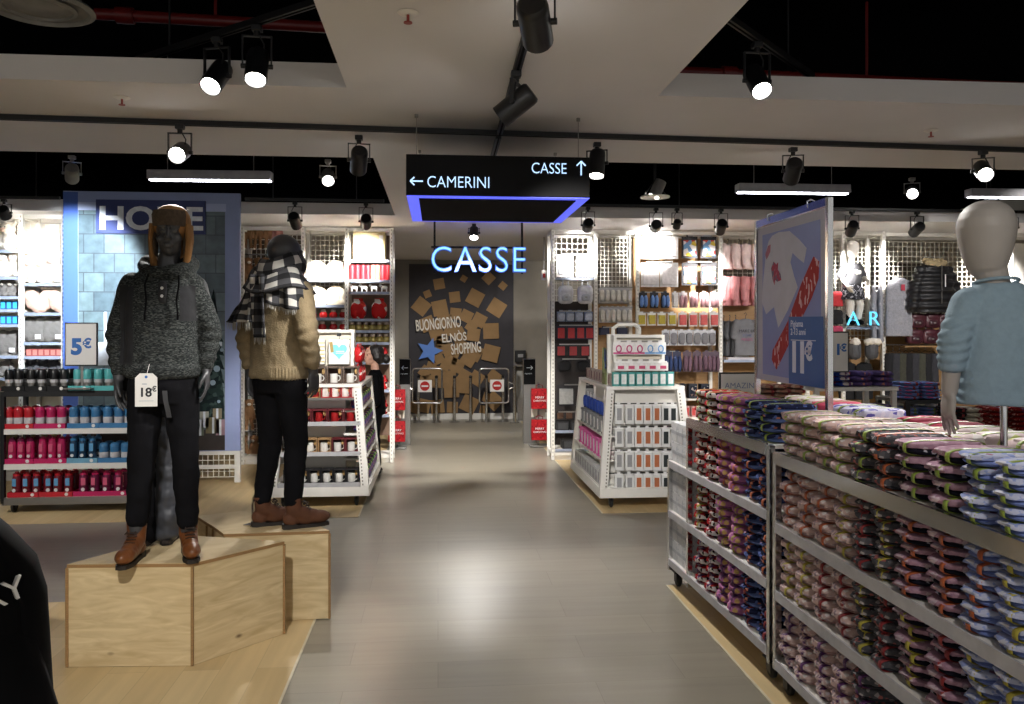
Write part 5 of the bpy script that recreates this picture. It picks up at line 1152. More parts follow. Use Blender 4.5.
wht, lgr, dgr, nvy = C('white',(226,224,222)), C('light_grey',(190,190,194)), C('dark_grey',(70,70,74)), C('navy',(30,34,60))
# bay C
def handbag(w, h, m, m2):
    t = thing('handbag', 'bag', 'bag')
    b = MB().sell((0,-.06,h*.36),(w/2,.06,h*.36),.45,.5,18,10); link('bag_body', b.mesh('bag_body', m), t)
    MB().sell((0,-.075,h*.55),(w*.42,.052,h*.16),.5,.6,16,8).obj('flap', m, t); MB().sell((0,-.11,h*.24),(w*.3,.03,h*.14),.5,.6,14,8).obj('front_pocket', m2, t)
    MB().tube([(-w*.2,-.06,h*.68),(-w*.17,-.06,h*.9),(0,-.06,h),(w*.17,-.06,h*.9),(w*.2,-.06,h*.68)],.011,8).obj('handle', m, t); MB().cb((0,-.145,h*.25),(.03,.006,.02)).obj('buckle', steel, t)
    return Rep(t)
YC = 10.58
prow(YC,254.5,276.5,17,[565,584.5],wht,C('pale_pouch',(214,214,222)),'white zipped pouch','top row of the handbag bay','flat',.05,hooks=shC)
hb_ = handbag(.20,.335,C('bag_white',(206,208,214),.4),C('bag_grey',(170,174,182),.4))
for i, px in enumerate((565,584.5)):
    c = D(px,304,YC); hb_.put((c.x,YC+.02,c.z), 0, 'white backpack with top handle, %s one in the handbag bay' % ('left','right')[i], 'white backpacks')
prow(YC,311,321.5,8.4,[561,570,579,588.5],C('blue_grey',(130,146,176)),C('pale_blue_goods',(188,196,212)),'blue and white pack','row below the white backpacks',hooks=shC)
prow(YC,325,339.5,8.6,[561,571,580.5,589.5],nvy,C('red_goods',(166,44,48)),'red and black pack','row under the blue packs','flat',.03,hooks=shC)
prow(YC,344,356.5,9.4,[561,573,585],C('dark_card',(34,32,36)),C('red_square',(160,52,54)),'square red pack','row under the white backpacks and red packs','flat',.03,hooks=shC)
prow(YC,358.5,372,15,[564,583],C('dark_card',(34,32,36)),C('black_cloth',(22,22,26),.9),'folded black garment','row under the square red packs','pouch',.06,hooks=shC)
prow(YC,384,406,18,[566,586],C('dark_card',(34,32,36)),C('grey_shape',(150,150,148)),'black pack with grey print','row above the small black packs','flat',.03,hooks=shC)
prow(YC,411,419,8,[560,569,578],C('dark_card',(34,32,36)),C('brown_goods',(90,62,44)),'small dark pack','lowest hanging row of the handbag bay','flat',.03,hooks=shC)
def carton(w, h, d, m, m2=None, nm='carton', cat='box'):
    t = thing(nm, 'box', cat); MB().box(-w/2,w/2,0,d,0,h).obj('box_body', m, t, bevel=.003 if w > .1 else 0)
    if m2: MB().box(-w*.36,w*.36,-.0022,-.0004,h*.15,h*.85).obj('front_print', m2, t)
    return Rep(t)
bx = carton(.17,.115,.2,C('black_box',(26,26,28)),C('box_mark',(60,60,62)))
for i, (px, py) in enumerate(((563,430.5),(577,430.5),(569,449))): c = D(px,py,10.52); bx.put((c.x,10.52,c.z+.0004), 0, 'black gift box, %s of the three on the low shelves of the handbag bay' % ORD[i], 'black gift boxes')
# bay D
for r_, (y0, y1) in enumerate(((287.5,302.5),(307,322.5))): prow(10.6,y0,y1,5.6,[601.5,607,612.5,618,623.5,629],lgr,C('pale_figure',(208,204,196)),'pale keyring pack','%s row of the open grid bay' % ('upper','lower')[r_],'pouch',.07,hooks=shD)
prow(10.6,327,335,11,[604,622],nvy,C('navy_goods',(40,44,70)),'flat navy pack','row above the white cart header','flat',.03,hooks=shD)
# bay E
for r_, (y0, y1) in enumerate(((236,259),(262,287))): prow(10.55,y0,y1,18.6,[650,669],wht,C('white_print',(232,228,230)),'large blank white pack','%s white row of the wide bay' % ('upper','lower')[r_],'flat',.03,hooks=shE)
printm = PR('bright_print', [(0,S(226,222,222)),(.62,S(188,66,62)),(.8,S(206,180,70)),(.9,S(110,150,190))], 16, .5)
for r_, (y0, y1) in enumerate(((236,258.5),(262,285.5))): prow(10.55,y0,y1,16.5,[689.5,708.5],C('dark_card',(34,32,36)),printm,'black brightly printed pack','%s row right of the white packs' % ('upper','lower')[r_],'flat',.03,hooks=shE)
prow(10.5,292,308,8.4,[643,654,665],C('dark_card',(34,32,36)),C('blue_slipper',(104,138,196),.9),'blue slipper pair','slipper row of the wide bay','pair',.07,hooks=shE)
prow(10.5,292,308,6.5,[675],wht,wht,'plain white slipper pack','slipper row of the wide bay','flat',.04,'slipper row of the wide bay')
prow(10.5,292,308,8.6,[683,693.5,704,714],C('pale_card',(200,190,190)),C('pink_slipper',(206,160,166),.9),'pink slipper pair','slipper row, right half of the wide bay','pair',.07)
prow(10.5,312.5,325.5,8.4,[641.5,651.5,661.5,672],wht,C('mustard_goods',(170,152,44)),'mustard yellow pack','row under the slippers of the wide bay','flat',.04,hooks=shE)
prow(10.5,312,326.5,8.6,[682.5,693,703.5,714],wht,C('coral_goods',(196,84,80)),'coral red pack','row under the pink slippers','flat',.04)
prow(10.5,330,345.5,7.6,[665.5,673.5,681.5,689,697,704.5,712],lgr,C('grey_goods',(110,108,112)),'grey blister pack','grey row of the wide bay','pouch',.04,hooks=shE)
prow(10.5,351,372,8.6,[668,677],nvy,C('navy_slipper',(44,60,100),.9),'dark blue slipper pair','low slipper row of the wide bay','pair',.07,hooks=shE)
prow(10.5,351,372,9,[687,697,706.5,715],C('dark_mauve',(80,62,74)),C('mauve_slipper',(104,78,92),.9),'dark mauve soft slipper pair','low slipper row, right half','pair',.07)
bk_ = carton(.115,.19,.12,C('ink_box',(26,32,46)),PR('ink_box_print', [(0,S(26,32,46)),(.6,S(120,96,84)),(.8,S(170,160,150)),(.92,S(140,40,40))], 30, .5))
sE = D(690,398.5,10.52); MB().box(.03,sE.x-D(638,300,10.5).x+.42,.0,.3,sE.z-.03,sE.z-.0045).obj('shelf', white, shE)
for i, px in enumerate((670.5,682,693.5,705.5)): c = D(px,398.5,10.52); bk_.put((c.x,10.53,c.z), 0, 'dark illustrated box, %s from left on the low shelf of the wide bay' % ORD[i], 'dark illustrated boxes')
rbx = carton(.062,.14,.1,C('pale_red_box',(188,150,146)),C('pale_red_print',(196,60,60)))
sE2 = D(690,417,10.52); MB().box(.03,sE.x-D(638,300,10.5).x+.42,.0,.3,sE2.z-.03,sE2.z-.0045).obj('shelf', white, shE)
for i, px in enumerate((668,674.5,681,687.5,694,700.5,707)): c = D(px,417,10.52); rbx.put((c.x,10.53,c.z), 0, 'small pale red box, %s from left beneath the dark illustrated boxes' % ORD[i], 'small pale red boxes')
# ---------------------------------------------------------------- right cart goods
def face_pt(c, cx, cy, hx, hy, face, px, py, side):
    """where the view line of (px, py) meets the cart's sloping side"""
    Y = cy-hy+.02
    for _ in range(12):
        if side == 'front': p = D(px,py,Y); Y = cy-face(p.z, 'front')
        else:
            p = D(px,py,Y); tx = cx+side*face(p.z,'side'); Y += (tx-p.x)*(.9 if True else 1)/( (px-512)/820+ST ) if abs((px-512)/820) > .01 else 0
            Y = min(max(Y, cy-hy), cy+hy)
    return p
SILV = C('silver_case',(150,150,152),.4); ROSE = C('copper_case',(176,104,66),.4); BLKC = C('black_case',(40,48,48),.4); ctn = M('phone_carton', S(222,222,220), .5, var=.02)
XS = [(620.5,'silver',SILV),(631,'silver',SILV),(640.3,'copper',ROSE),(649.3,'copper',ROSE),(658.3,'copper',ROSE),(667.5,'black',BLKC),(676.5,'black',BLKC)]
CR = {}
for r_, (y0, y1) in enumerate(((405.5,424.5),(426.5,448),(449.5,471.5),(473,494.5))):
    cnt = {}
    for px, cn, m_ in XS:
        if px > 672 and r_ == 0: px -= 1.5
        p = face_pt(cR, rcx, rcy, rhx, rhy, rface, px, y1, 'front'); h = (y1-y0)*7.75/820
        if cn not in CR: CR[cn] = pack(.081,.192,.035,ctn,m_,'box')
        cnt[cn] = cnt.get(cn,-1)+1; pb_ = rcy-rface(p.z,'front')
        CR[cn].put((p.x, pb_+.085, p.z+.192), 0, '%s phone case in a white carton, %s of its colour, %s row from top' % (cn, ORD[cnt[cn]], ORD[r_]), 'phone cases on the white cart')
    zb_ = p.z-cR.location.z; MB().box(-rhx+.1,rhx-.1,-rface(p.z,'front')+.083,-rface(p.z,'front')+.095,zb_+.19,zb_+.2).obj('peg_rail', black, cR)
MB().box(-rhx+.088,rhx-.088,-rhy+.24-.02,-rhy+.239,.2,1.11).obj('front_pegboard', white, cR)
# left side of the right cart
def side_row(c, cx, cy, hx, hy, face, zpy, n, f0, f1, rep, lbl, grp, sgn, z_override=None, inset=.07):
    for i in range(n):
        f = f0+(f1-f0)*(i/(n-1) if n > 1 else 0); y = cy-hy+2*hy*f; z = zpy
        rep.put((cx+sgn*(face(z,'side')-inset), y, z), sgn*PI/2, lbl % ORD[i], grp)
for z in (.205,.45,.68): MB().box(-rface(z+.1,'side')+.004,-rface(z+.1,'side')+.2,-rhy+.09,rhy-.09,z-.016,z).obj('side_shelf', white, cR)
side_row(cR,rcx,rcy,rhx,rhy,rface,.97+.03,8,.12,.80,pack(.11,.17,.05,wht,C('royal_blue_goods',(40,72,160),.8),'pouch'),'royal blue sock pack, %s from the front on the left side of the white cart','blue sock packs on the cart side',-1)
side_row(cR,rcx,rcy,rhx,rhy,rface,.6842,7,.14,.80,carton(.07,.15,.1,C('grey_carton',(120,120,120)),wht),'grey and white carton, %s from the front on the upper cart side shelf','grey cartons on the cart side',-1,inset=.02)
side_row(cR,rcx,rcy,rhx,rhy,rface,.4542,8,.12,.80,carton(.08,.17,.09,C('pink_top_carton',(206,88,150)),wht),'pink and white carton, %s from the front on the middle cart side shelf','pink cartons on the cart side',-1,inset=.02)
side_row(cR,rcx,rcy,rhx,rhy,rface,.2092,10,.10,.86,carton(.12,.14,.09,C('pale_carton',(190,190,188)),C('pale_carton_print',(150,150,150))),'pale small carton, %s from the front on the lowest cart side shelf','pale cartons on the cart side',-1,inset=.02)
ztR = 1.1545
tq = carton(.066,.135,.05,C('turquoise_pack',(70,150,146)),C('pack_white_front',(220,222,220)))
for i in range(8): tq.put((rcx-.285+.076*i, rcy-rhy+.098, ztR), 0, 'turquoise and white pack, %s from left along the front edge of the white cart' % ORD[i], 'turquoise packs on the cart top')
pk5 = pack(.108,.125,.045,wht,C('magenta_print',(196,80,130)),'loop'); pk6 = pack(.108,.125,.045,wht,C('sky_print',(110,160,210)),'loop'); pk7 = pack(.108,.10,.05,wht,C('crimson_print',(196,70,110)),'label')
for i in range(5):
    x = rcx-.05+(-.205+.1025*i)
    (pk5 if i < 3 else pk6).put((x, rcy-rhy+.135, ztR+.425), 0, 'white cable pack with %s loop, %s from left in the upper header row' % ('magenta' if i < 3 else 'blue', ORD[i]), 'cable packs on the cart header')
    pk7.put((x+.01, rcy-rhy+.13, ztR+.245), 0, 'white pack with crimson print, %s from left in the lower header row' % ORD[i], 'crimson print packs on the cart header')
for z in (.43,.25): MB().box(-.28,.18,-rhy+.145,-rhy+.16,1.15+z-.008,1.15+z+.004).obj('peg_rail', steel, cR)
bxp = carton(.085,.115,.06,C('taupe_box',(146,130,122)),C('taupe_box_print',(120,84,84)))
for i in range(9): bxp.put((rcx-rhx+.14, rcy-rhy+.26+.145*i, ztR), -PI/2, 'taupe carton, %s from the front along the left top edge of the cart' % ORD[i], 'taupe cartons on the cart top')
et = thing('earphone_display', 'green card rack of hanging earphones on the left of the white cart top', 'display', (rcx-.26, rcy-rhy+.42, ztR))
MB().box(-.09,.09,.0,.03,0,.36).obj('display_back', C('olive_card',(110,120,72)), et, bevel=.003); MB().box(-.09,.09,-.11,-.0005,.0,.12).obj('display_tray', C('olive_card',(110,120,72)), et, bevel=.003)
for i in range(5):
    for j in range(2): MB().tube([(-.07+.034*i,-.01-.03*j,.35),(-.075+.034*i,-.02-.03*j,.26),(-.068+.034*i,-.025-.03*j,.17),(-.06+.034*i,-.02-.03*j,.25),(-.064+.034*i,-.012-.03*j,.34)],.004,6).sell((-.068+.034*i,-.025-.03*j,.165),(.008,.008,.012),1,1,8,6).obj('earphone', (C('ear_black',(26,26,30)) if (i+j)%3 else C('royal_blue_goods',(40,72,160))), et)
# ---------------------------------------------------------------- left cart goods
def mugbox(w, h, d, frame, mugm, back, two=True):
    t = thing('mug_gift_box', 'box', 'gift box')
    MB().box(-w/2,w/2,d-.006,d,0,h).box(-w/2,w/2,0,d-.006,0,.008).box(-w/2,w/2,0,d-.006,h-.01,h).box(-w/2,-w/2+.008,0,d-.006,.008,h-.01).box(w/2-.008,w/2,0,d-.006,.008,h-.01).obj('box_frame', frame, t)
    MB().box(-w/2+.009,w/2-.009,d-.012,d-.0065,.009,h-.011).obj('box_lining', back, t)
    o = MB().lathe([(.001,0),(.034,0),(.036,.004),(.036,.085),(.033,.085),(.032,.01),(.001,.008)],18,0,Matrix.Translation((-.012,d*.5,.0085))).obj('mug', mugm, t); MB().tube([(.022,d*.5,.075),(.042,d*.5,.07),(.048,d*.5,.05),(.04,d*.5,.03),(.022,d*.5,.025)],.005,6).obj('mug_handle', mugm, o)
    MB().sell((w*.3,d*.35,h*.72),(.014,.01,.03),.8,.8,10,6).obj('gift_tag', C('gingerbread',(186,150,96)), t)
    return Rep(t)
kraft = C('kraft',(150,116,76)); drd = C('dark_red_box',(96,20,28)); bkb = C('black_gift_box',(24,22,24)); mugw = M('mug_white', S(222,220,214), .25, var=.02); rdb = C('red_gift_box',(166,34,36)); mugr = M('mug_red', S(150,30,32), .3)
rows_l = [(.225,'bottom','black',bkb,mugw,bkb,.135,.118,(266,288,304,320,337,352,365)), (.515,'third','dark red',drd,mugw,C('box_inside_red',(70,20,24)),.135,.13,(258,275,297,318,340,361)), (.80,'second','dark red',drd,mugr,C('box_inside_red',(70,20,24)),.125,.15,(262,284,305,330,357))]
for zz_, sn, cn, fm, mm_, bk2, h, w_, _ in rows_l:
    f = lface(zz_,'front'); MB().box(-(lhx-.09),(lhx-.09),-f+.004,-f+.2,zz_-.022,zz_).obj('front_shelf', steel, cL); MB().box(-(lhx-.09),(lhx-.09),-f-.002,-f+.0035,zz_-.03,zz_+.012).obj('shelf_lip', M('clear_lip', S(170,170,172), .2), cL)
    rep = mugbox(w_-.008,h,.12,fm,mm_,bk2); n = int((2*lhx-.22)/w_); kr = None
    for i in range(n):
        x = lhx-.105-w_*(i+.5)
        use = rep; c2 = cn
        if sn == 'third' and i >= 2: 
            if kr is None: kr = mugbox(w_-.008,h,.12,kraft,mugw,C('kraft_inside',(110,84,56)))
            use = kr; c2 = 'kraft'
        use.put((lcx+x, lcy-f+.012, zz_+.0048), 0, '%s mug gift box, %s from right on the %s shelf of the left cart' % (c2, ORD[i], sn), 'mug gift boxes on the left cart')
f = lface(1.03,'front'); MB().box(-(lhx-.09),(lhx-.09),-f+.004,-f+.2,1.035-.022,1.035).obj('front_shelf', steel, cL)
sn1 = mugbox(.086,.115,.10,rdb,mugw,C('snow_scene',(120,160,196))); sn2 = mugbox(.086,.115,.10,kraft,mugr,kraft)
for i in range(7): (sn1 if i < 4 else sn2).put((lcx+lhx-.14-.094*i, lcy-f+.012, 1.0398), 0, '%s small gift box, %s from right on the top shelf of the left cart' % ('snow scene' if i < 4 else 'kraft red', ORD[i]), 'small gift boxes on the left cart')
zT = 1.1745; cle = M('clear_gift_box', S(120,104,94), .2); tb = mugbox(.145,.165,.12,cle,mugw,C('brown_inside',(90,66,52)))
for i in range(4): tb.put((lcx+lhx-.185-.155*i, lcy-lhy+.095, zT), 0, 'clear gift box with white jar, %s from right on top of the left cart' % ORD[i], 'clear gift boxes on the cart top')
# book and tin in the header of the left cart
t = thing('heart_box', 'white square box with turquoise heart hanging in the left cart header', 'box', (lcx+.175, lcy-lhy+.12, zT+.185))
MB().box(-.1,.1,0,.075,0,.24).obj('box_body', paper, t, bevel=.003); hp2 = []
for k in range(28):
    a_ = 2*PI*k/28; hp2.append((.0048*16*math.sin(a_)**3, .13+.0052*(13*math.cos(a_)-5*math.cos(2*a_)-2*math.cos(3*a_)-math.cos(4*a_))))
MB().prism(hp2, -.003, -.0006, 0, Xz).obj('heart_print', C('turquoise_heart',(120,206,216)), t, smooth=False); MB().cb((-.045,-.0045,.175),(.03,.002,.10),0,Matrix.Rotation(-.15,4,'Y')).obj('gold_ribbon', C('gold_ribbon',(166,142,84)), t); MB().cb((.01,-.0045,.125),(.08,.001,.008)).cb((.015,-.0045,.108),(.09,.001,.008)).obj('small_print', paper, t)
MB().cb((0,-.001,.285),(.04,.02,.03)).obj('hang_clip', black, t); MB().cb((0,.03,.26),(.006,.006,.05)).obj('hang_loop', steel, t)
t = thing('striped_box', 'yellow and white striped box beside the heart box in the cart header', 'box', (lcx-.06, lcy-lhy+.12, zT+.185))
MB().box(-.1,.1,0,.075,0,.24).obj('box_body', paper, t, bevel=.003)
for q in range(6): MB().box(-.098,.098,-.002,-.0005,.02+q*.036,.032+q*.036).obj('stripe', C('straw_stripe',(196,180,120)), t)
MB().prism([(-.1,.24),(-.03,.24),(-.1,.17)],-.004,-.0022,0,Xz).obj('red_corner', C('red_corner',(196,40,56)), t, smooth=False)
MB().box(-.30,.30,-lhy+.175,-lhy+.199,1.17+.14,1.17+.16).obj('header_shelf', white, cL)
# bagged sweets on the right side of the left cart
swt = PR('sweet_bag_print', [(0,S(60,70,140)),(.3,S(120,70,120)),(.5,S(190,170,80)),(.7,S(70,110,60)),(.85,S(196,190,196))], 26, .35)
def bag_rep(w,h,d,m):
    t = thing('sweet_bag', 'bag', 'bag of sweets'); MB().sell((0,d*.5,h*.42),(w/2,d/2,h*.42),.6,.7,14,8,0,None,.12).obj('bag_body', m, t); MB().cb((0,d*.5,h*.88),(w*.6,.012,h*.2)).obj('bag_crimp', m, t); return Rep(t)
for r_, z in enumerate((.205,.45,.69,.915)):
    f = lface(z+.08,'side'); MB().box(f-.2,f-.004,-lhy+.09,lhy-.09,z-.016,z).obj('side_shelf', white, cL)
    rep = bag_rep(.15,.17,.12,swt)
    for i in range(7): rep.put((lcx+f-.012, lcy-lhy+.25+.2*i, z+.0045), PI/2, 'colourful bag of sweets, %s from the front, %s side shelf of the left cart' % (ORD[i], ('lowest','second','third','top')[r_]), 'sweet bags on the cart side')
rgift = bag_rep(.13,.19,.09,PR('red_white_bag', [(0,S(178,32,36)),(.7,S(220,210,205)),(.9,S(60,40,40))], 30, .4))
for i in range(3): rgift.put((lcx+lhx-.09, lcy-lhy+.30+.17*i, zT), PI/2, 'red gift bag, %s from the front on the right top edge of the left cart' % ORD[i], 'red gift bags on the cart top')
for i in range(2): rgift.put((lcx+lhx-.09, lcy-lhy+.32+.18*i, zT+.1925), PI/2-.1, 'red gift bag stacked upright on others, %s from the front on the left cart' % ORD[i], 'red gift bags on the cart top')
# ---------------------------------------------------------------- Christmas bays
orn = lambda m: (lambda t: (MB().lathe([(.001,0),(.03,0),(.05,.02),(.052,.05),(.035,.075),(.001,.078)],16).obj('jar', m, t), MB().lathe([(.001,.078),(.03,.078),(.03,.105),(.012,.11),(.001,.11)],14).obj('lid', M('lid_'+m.name, [min(1,c*1.25) for c in (.5,.4,.35)], .3, .4), t), Rep(t))[-1])(thing('glass_jar','jar','jar'))
rj, gj = orn(M('red_glass', S(176,30,30), .2)), orn(M('gold_glass', S(166,150,90), .25, .4))
for r_, (py, xs) in enumerate(((318,(312,323,333,343)),(330,(312,322,333,343)))):
    for i, px in enumerate(xs): c = D(px,py,10.56); rj.put((c.x,10.6,c.z+.0003), 0, 'red glass jar, %s from left on the %s jar shelf of the cushion bay' % (ORD[i], ('upper','lower')[r_]), 'red jars')
for r_, (py, xs) in enumerate(((330.5,(351.5,358.5,365.5,372.5,379.5,386)),(342.5,(351.5,358.5,365.5,372.5,379.5,386)))):
    for i, px in enumerate(xs): c = D(px,py,10.56); gj.put((c.x,10.6,c.z+.0003), 0, 'gold glass jar, %s from left on the %s jar shelf of the red bay' % (ORD[i], ('upper','lower')[r_]), 'gold jars')
c = D(369,260,10.56); t = thing('cardboard_box', 'pale open cardboard box on the top shelf of the red Christmas bay', 'box', (c.x,10.56,c.z+.0003)); MB().box(-.2,.2,0,.3,0,.36).obj('box_body', C('pale_cardboard',(206,186,140)), t, bevel=.004); MB().box(-.2,.2,-.02,-.0005,.33,.358).obj('box_flap', C('pale_cardboard',(206,186,140)), t); MB().cb((.15,-.002,.27),(.05,.002,.09)).obj('box_label', paper, t)
cd = [(lambda t: (MB().lathe([(.001,0),(.033,0),(.033,.19),(.01,.195),(.001,.195)],16).obj('candle', m, t), MB().cone((0,0,.195),(0,0,.215),.003,n=6).obj('wick', paper, t), Rep(t))[-1])(thing('candle','candle','candle')) for m in (M('candle_red', S(190,36,48), .5), M('candle_coral', S(214,120,96), .5))]
for i, px in enumerate((352,357.5,363,368,373,377.5,382.5,387.5)): c = D(px,280,10.56); cd[1 if i in (4,5) else 0].put((c.x,10.6,c.z+.0003), 0, '%s pillar candle, %s from left under the cardboard box' % (('red','coral')[i in (4,5)], ORD[i]), 'pillar candles')
def animal(m):
    t = thing('figurine', 'figurine', 'figurine'); b = MB(); b.sell((0,0,.06),(.045,.025,.026)); b.sell((-.05,0,.085),(.022,.017,.02))
    for x in (-.03,.03):
        for y in (-.014,.014): b.limb([(x,y,.05),(x,y,.004)],[.01,.008])
    b.limb([(-.05,.008,.1),(-.055,.014,.115)],[.006,.004]); b.limb([(-.05,-.008,.1),(-.055,-.014,.115)],[.006,.004]); link('body', fuse(b,.006,m,2), t); MB().tube([(-.036,-.018,.07),(-.03,0,.055),(-.036,.018,.07)],.005,6).obj('collar', M('collar_red', S(160,40,40), .5), t); return Rep(t)
an = animal(wht)
for i, px in enumerate((354,364,374,384)): c = D(px,292,10.56); an.put((c.x,10.6,c.z+.0003), 0, 'white animal figurine, %s from left above the red gift bags' % ORD[i], 'white figurines')
gb = bag_rep(.20,.27,.12,PR('red_deer_paper', [(0,S(186,30,30)),(.66,S(226,220,214)),(.82,S(196,60,48))], 14, .4))
for i, px in enumerate((358,379)): c = D(px,319,10.56); gb.put((c.x,10.56,c.z+.0005), 0, '%s red and white patterned gift sack in the Christmas bay' % ('left','right')[i], 'patterned gift sacks')
for py, nm in ((362,'low'),(390,'lower'),(415,'lowest')):
    for i, px in enumerate((354,369,383)): c = D(px,py,10.56); rgift.put((c.x,10.56,c.z+.0005), 0, 'red and white gift bag, %s from left on the %s shelf of the red bay' % (ORD[i], nm), 'gift bags in the red bay')
cu = thing('dome_cushion', 'cushion', 'cushion'); b = MB(); b.sell((0,0,.125),(.13,.11,.125),.9); b.sell((0,0,.045),(.15,.125,.045),.8,.8); b.sell((0,-.1,.09),(.06,.04,.07)); link('cushion_body', fuse(b,.01,M('white_fleece', S(226,218,200), .95, bump=.4, bscale=90),3,wrinkle(.006,16,2)), cu); MB().tube([(-.07,-.115,.06),(0,-.135,.05),(.07,-.115,.06)],.006,6).obj('piping', cream, cu); cu = Rep(cu)
for r_, py in enumerate((279.5,305)):
    for i, px in enumerate((315.5,335)): c = D(px,py,10.56); cu.put((c.x,10.68,c.z+.0003), 0, '%s white fleece dome cushion on the %s cushion shelf' % (('left','right')[i], ('upper','lower')[r_]), 'white dome cushions')
pl2 = carton(.09,.07,.1,C('pale_grey_pack',(150,146,140)))
for r_, py in enumerate((345,372,400)):
    for i, px in enumerate((313,325,337)): c = D(px,py,10.56); pl2.put((c.x,10.6,c.z+.0003), 0, 'pale grey packet, %s from left, %s shelf from below in the cushion bay' % (ORD[i], ('third','second','lowest')[r_]), 'pale packets')
# ---------------------------------------------------------------- soft toys
def plush(m, m2, s=1.0, seat=True, nm='soft_toy'):
    t = thing(nm, 'toy', 'soft toy'); b = MB(); b.sell((0,0,.10),(.085,.075,.10)); b.sell((0,-.02,.235),(.075,.07,.07))
    for q in (-1,1): b.sell((q*.065,0,.295),(.028,.02,.03)); b.limb([(q*.07,-.02,.15),(q*.11,-.06,.08)],[.032,.03]); b.limb([(q*.05,-.04,.04),(q*.08,-.12,.035)],[.04,.036])
    link('body', fuse(b,.011,m,3,wrinkle(.005,30,4)), t); MB().sell((0,-.085,.22),(.032,.025,.024)).obj('muzzle', m2, t)
    for q in (-1,1): MB().sell((q*.028,-.085,.25),(.007,.005,.008),1,1,8,6).obj('eye', black, t)
    t.scale = (s,)*3; return Rep(t)
flu = M('white_plush', S(228,220,208), .95, bump=.5, bscale=80); gpl = M('grey_plush', S(120,116,112), .95, bump=.5, bscale=80); dpl = M('dark_grey_plush', S(70,70,74), .95, bump=.5, bscale=80); ppl = M('pink_plush', S(214,180,164), .95, bump=.5, bscale=80); bpl = M('brown_plush', S(146,108,72), .95, bump=.5, bscale=80)
pw, pg, pd = plush(flu,ppl), plush(gpl,flu), plush(dpl,gpl)
for px, py, s, lb, rp in ((9,250,1.05,'white plush toy on the topmost shelf at the left picture edge',pw),(3,277,.9,'white plush toy at the picture edge on the second plush shelf',pw),(14,277,.95,'white plush toy beside the post on the second plush shelf',pw),(4,296.5,.62,'grey plush cat nearest the picture edge',pg),(11,296.5,.62,'grey plush cat in the middle of its shelf',pg),(17,296.5,.62,'grey plush cat beside the bright post',pg),
        (29,283.5,1.0,'white plush toy next to the bright post above the heart cushion',pw),(40,283.5,.95,'white plush toy in the middle above the heart cushion',pw),(52,283.5,1.15,'largest white plush toy beside the HOME panel',pw),(30,376,.8,'dark grey plush toy, left one behind the black bottles',pd),(42,376,.8,'dark grey plush toy, middle one behind the black bottles',pd),(53,376,.8,'dark grey plush toy beside the price sign',pd),(6,378,.9,'grey plush toy at the picture edge on the lowest visible shelf',pg)):
    c = D(px,py,9.75); rp.put((c.x,9.79 if px > 21 else 9.77,D(px,py,9.6).z+.006), random.uniform(-.4,.4), lb, None, (s,)*3)
def cushion(nm, label, m, pts, th, c, rz=0):
    t = thing(nm, label, 'cushion', c, rz); b = MB()
    for x, z, r in pts: b.sell((x,0,z),(r,th,r))
    link('cushion_body', fuse(b,.012,m,5,wrinkle(.006,20,2)), t); MB().cb((.06,-th-.004,.06),(.06,.004,.05)).obj('cushion_label', paper, t); return t
HP = [(-.085,.18,.085),(.085,.18,.085),(0,.10,.105),(0,.06,.06),(-.05,.13,.1),(.05,.13,.1)]
for px, lb in ((38,'pink fluffy heart cushion left of the HOME panel'),(60.5,'pink fluffy cushion half hidden by the HOME panel edge')): c = D(px,313,9.72); cushion('heart_cushion', lb, ppl, HP, .07, (c.x,9.75,D(px,313,9.62).z+.002))
for px, py, Y0, lb in ((34,342.5,9.62,'grey square cushion, left one under the heart cushion'),(54,342.5,9.62,'grey square cushion beside the HOME panel'),(8,356,9.6,'pale grey cushion at the left picture edge behind the bottles')): c = D(px,py,9.75); cushion('square_cushion', lb, gpl, [(-.06,.10,.1),(.06,.10,.1),(-.06,.2,.09),(.06,.2,.09),(0,.15,.12)], .065, (c.x,9.78,D(px,py,Y0).z+.004))
jr = carton(.055,.10,.055,C('blue_lamp_jar',(50,90,140)),EM('cyan_light',S(60,170,235),.3))
for r_, py in enumerate((309.5,324.5)):
    for i, px in enumerate((2,8,14)): c = D(px,py,9.66); jr.put((c.x,9.68,D(px,py,9.6).z+.0004), 0, 'blue lamp jar with glowing top, %s from left on the %s lamp shelf' % (ORD[i], ('upper','lower')[r_]), 'blue lamp jars')
mg = carton(.062,.085,.07,C('dusty_red_mug',(146,66,64)),C('dusty_print',(180,120,110)))
for i, px in enumerate((28,34,40,46,52,58)): c = D(px,356.5,9.66); mg.put((c.x,9.68,D(px,356.5,9.62).z+.0004), 0, 'dusty red box, %s from left under the grey cushions' % ORD[i], 'dusty red boxes')
# hanging soft toys
def hang_plush(m, m2):
    t = thing('hanging_soft_toy', 'toy', 'soft toy'); b = MB(); b.sell((0,-.05,-.09),(.05,.045,.06)); b.sell((0,-.05,-.2),(.045,.042,.075))
    for q in (-1,1): b.sell((q*.045,-.05,-.06),(.02,.012,.02)); b.limb([(q*.04,-.05,-.15),(q*.065,-.06,-.28)],[.02,.018]); b.limb([(q*.025,-.05,-.25),(q*.035,-.06,-.40),(q*.04,-.08,-.42)],[.024,.022,.026])
    link('body', fuse(b,.009,m,3,wrinkle(.004,30,4)), t); MB().sell((0,-.095,-.1),(.025,.014,.018)).obj('muzzle', m2, t)
    for q in (-1,1): MB().sell((q*.04,-.085,-.43),(.022,.025,.014)).obj('paw', m2, t)
    MB().tube([(0,-.05,-.03),(0,-.05,.0),(0,.0,.01)],.004,6).obj('hang_loop', black, t); return Rep(t)
hb1 = hang_plush(bpl,flu); hb2 = hang_plush(M('rosy_plush', S(170,120,110), .95),flu)
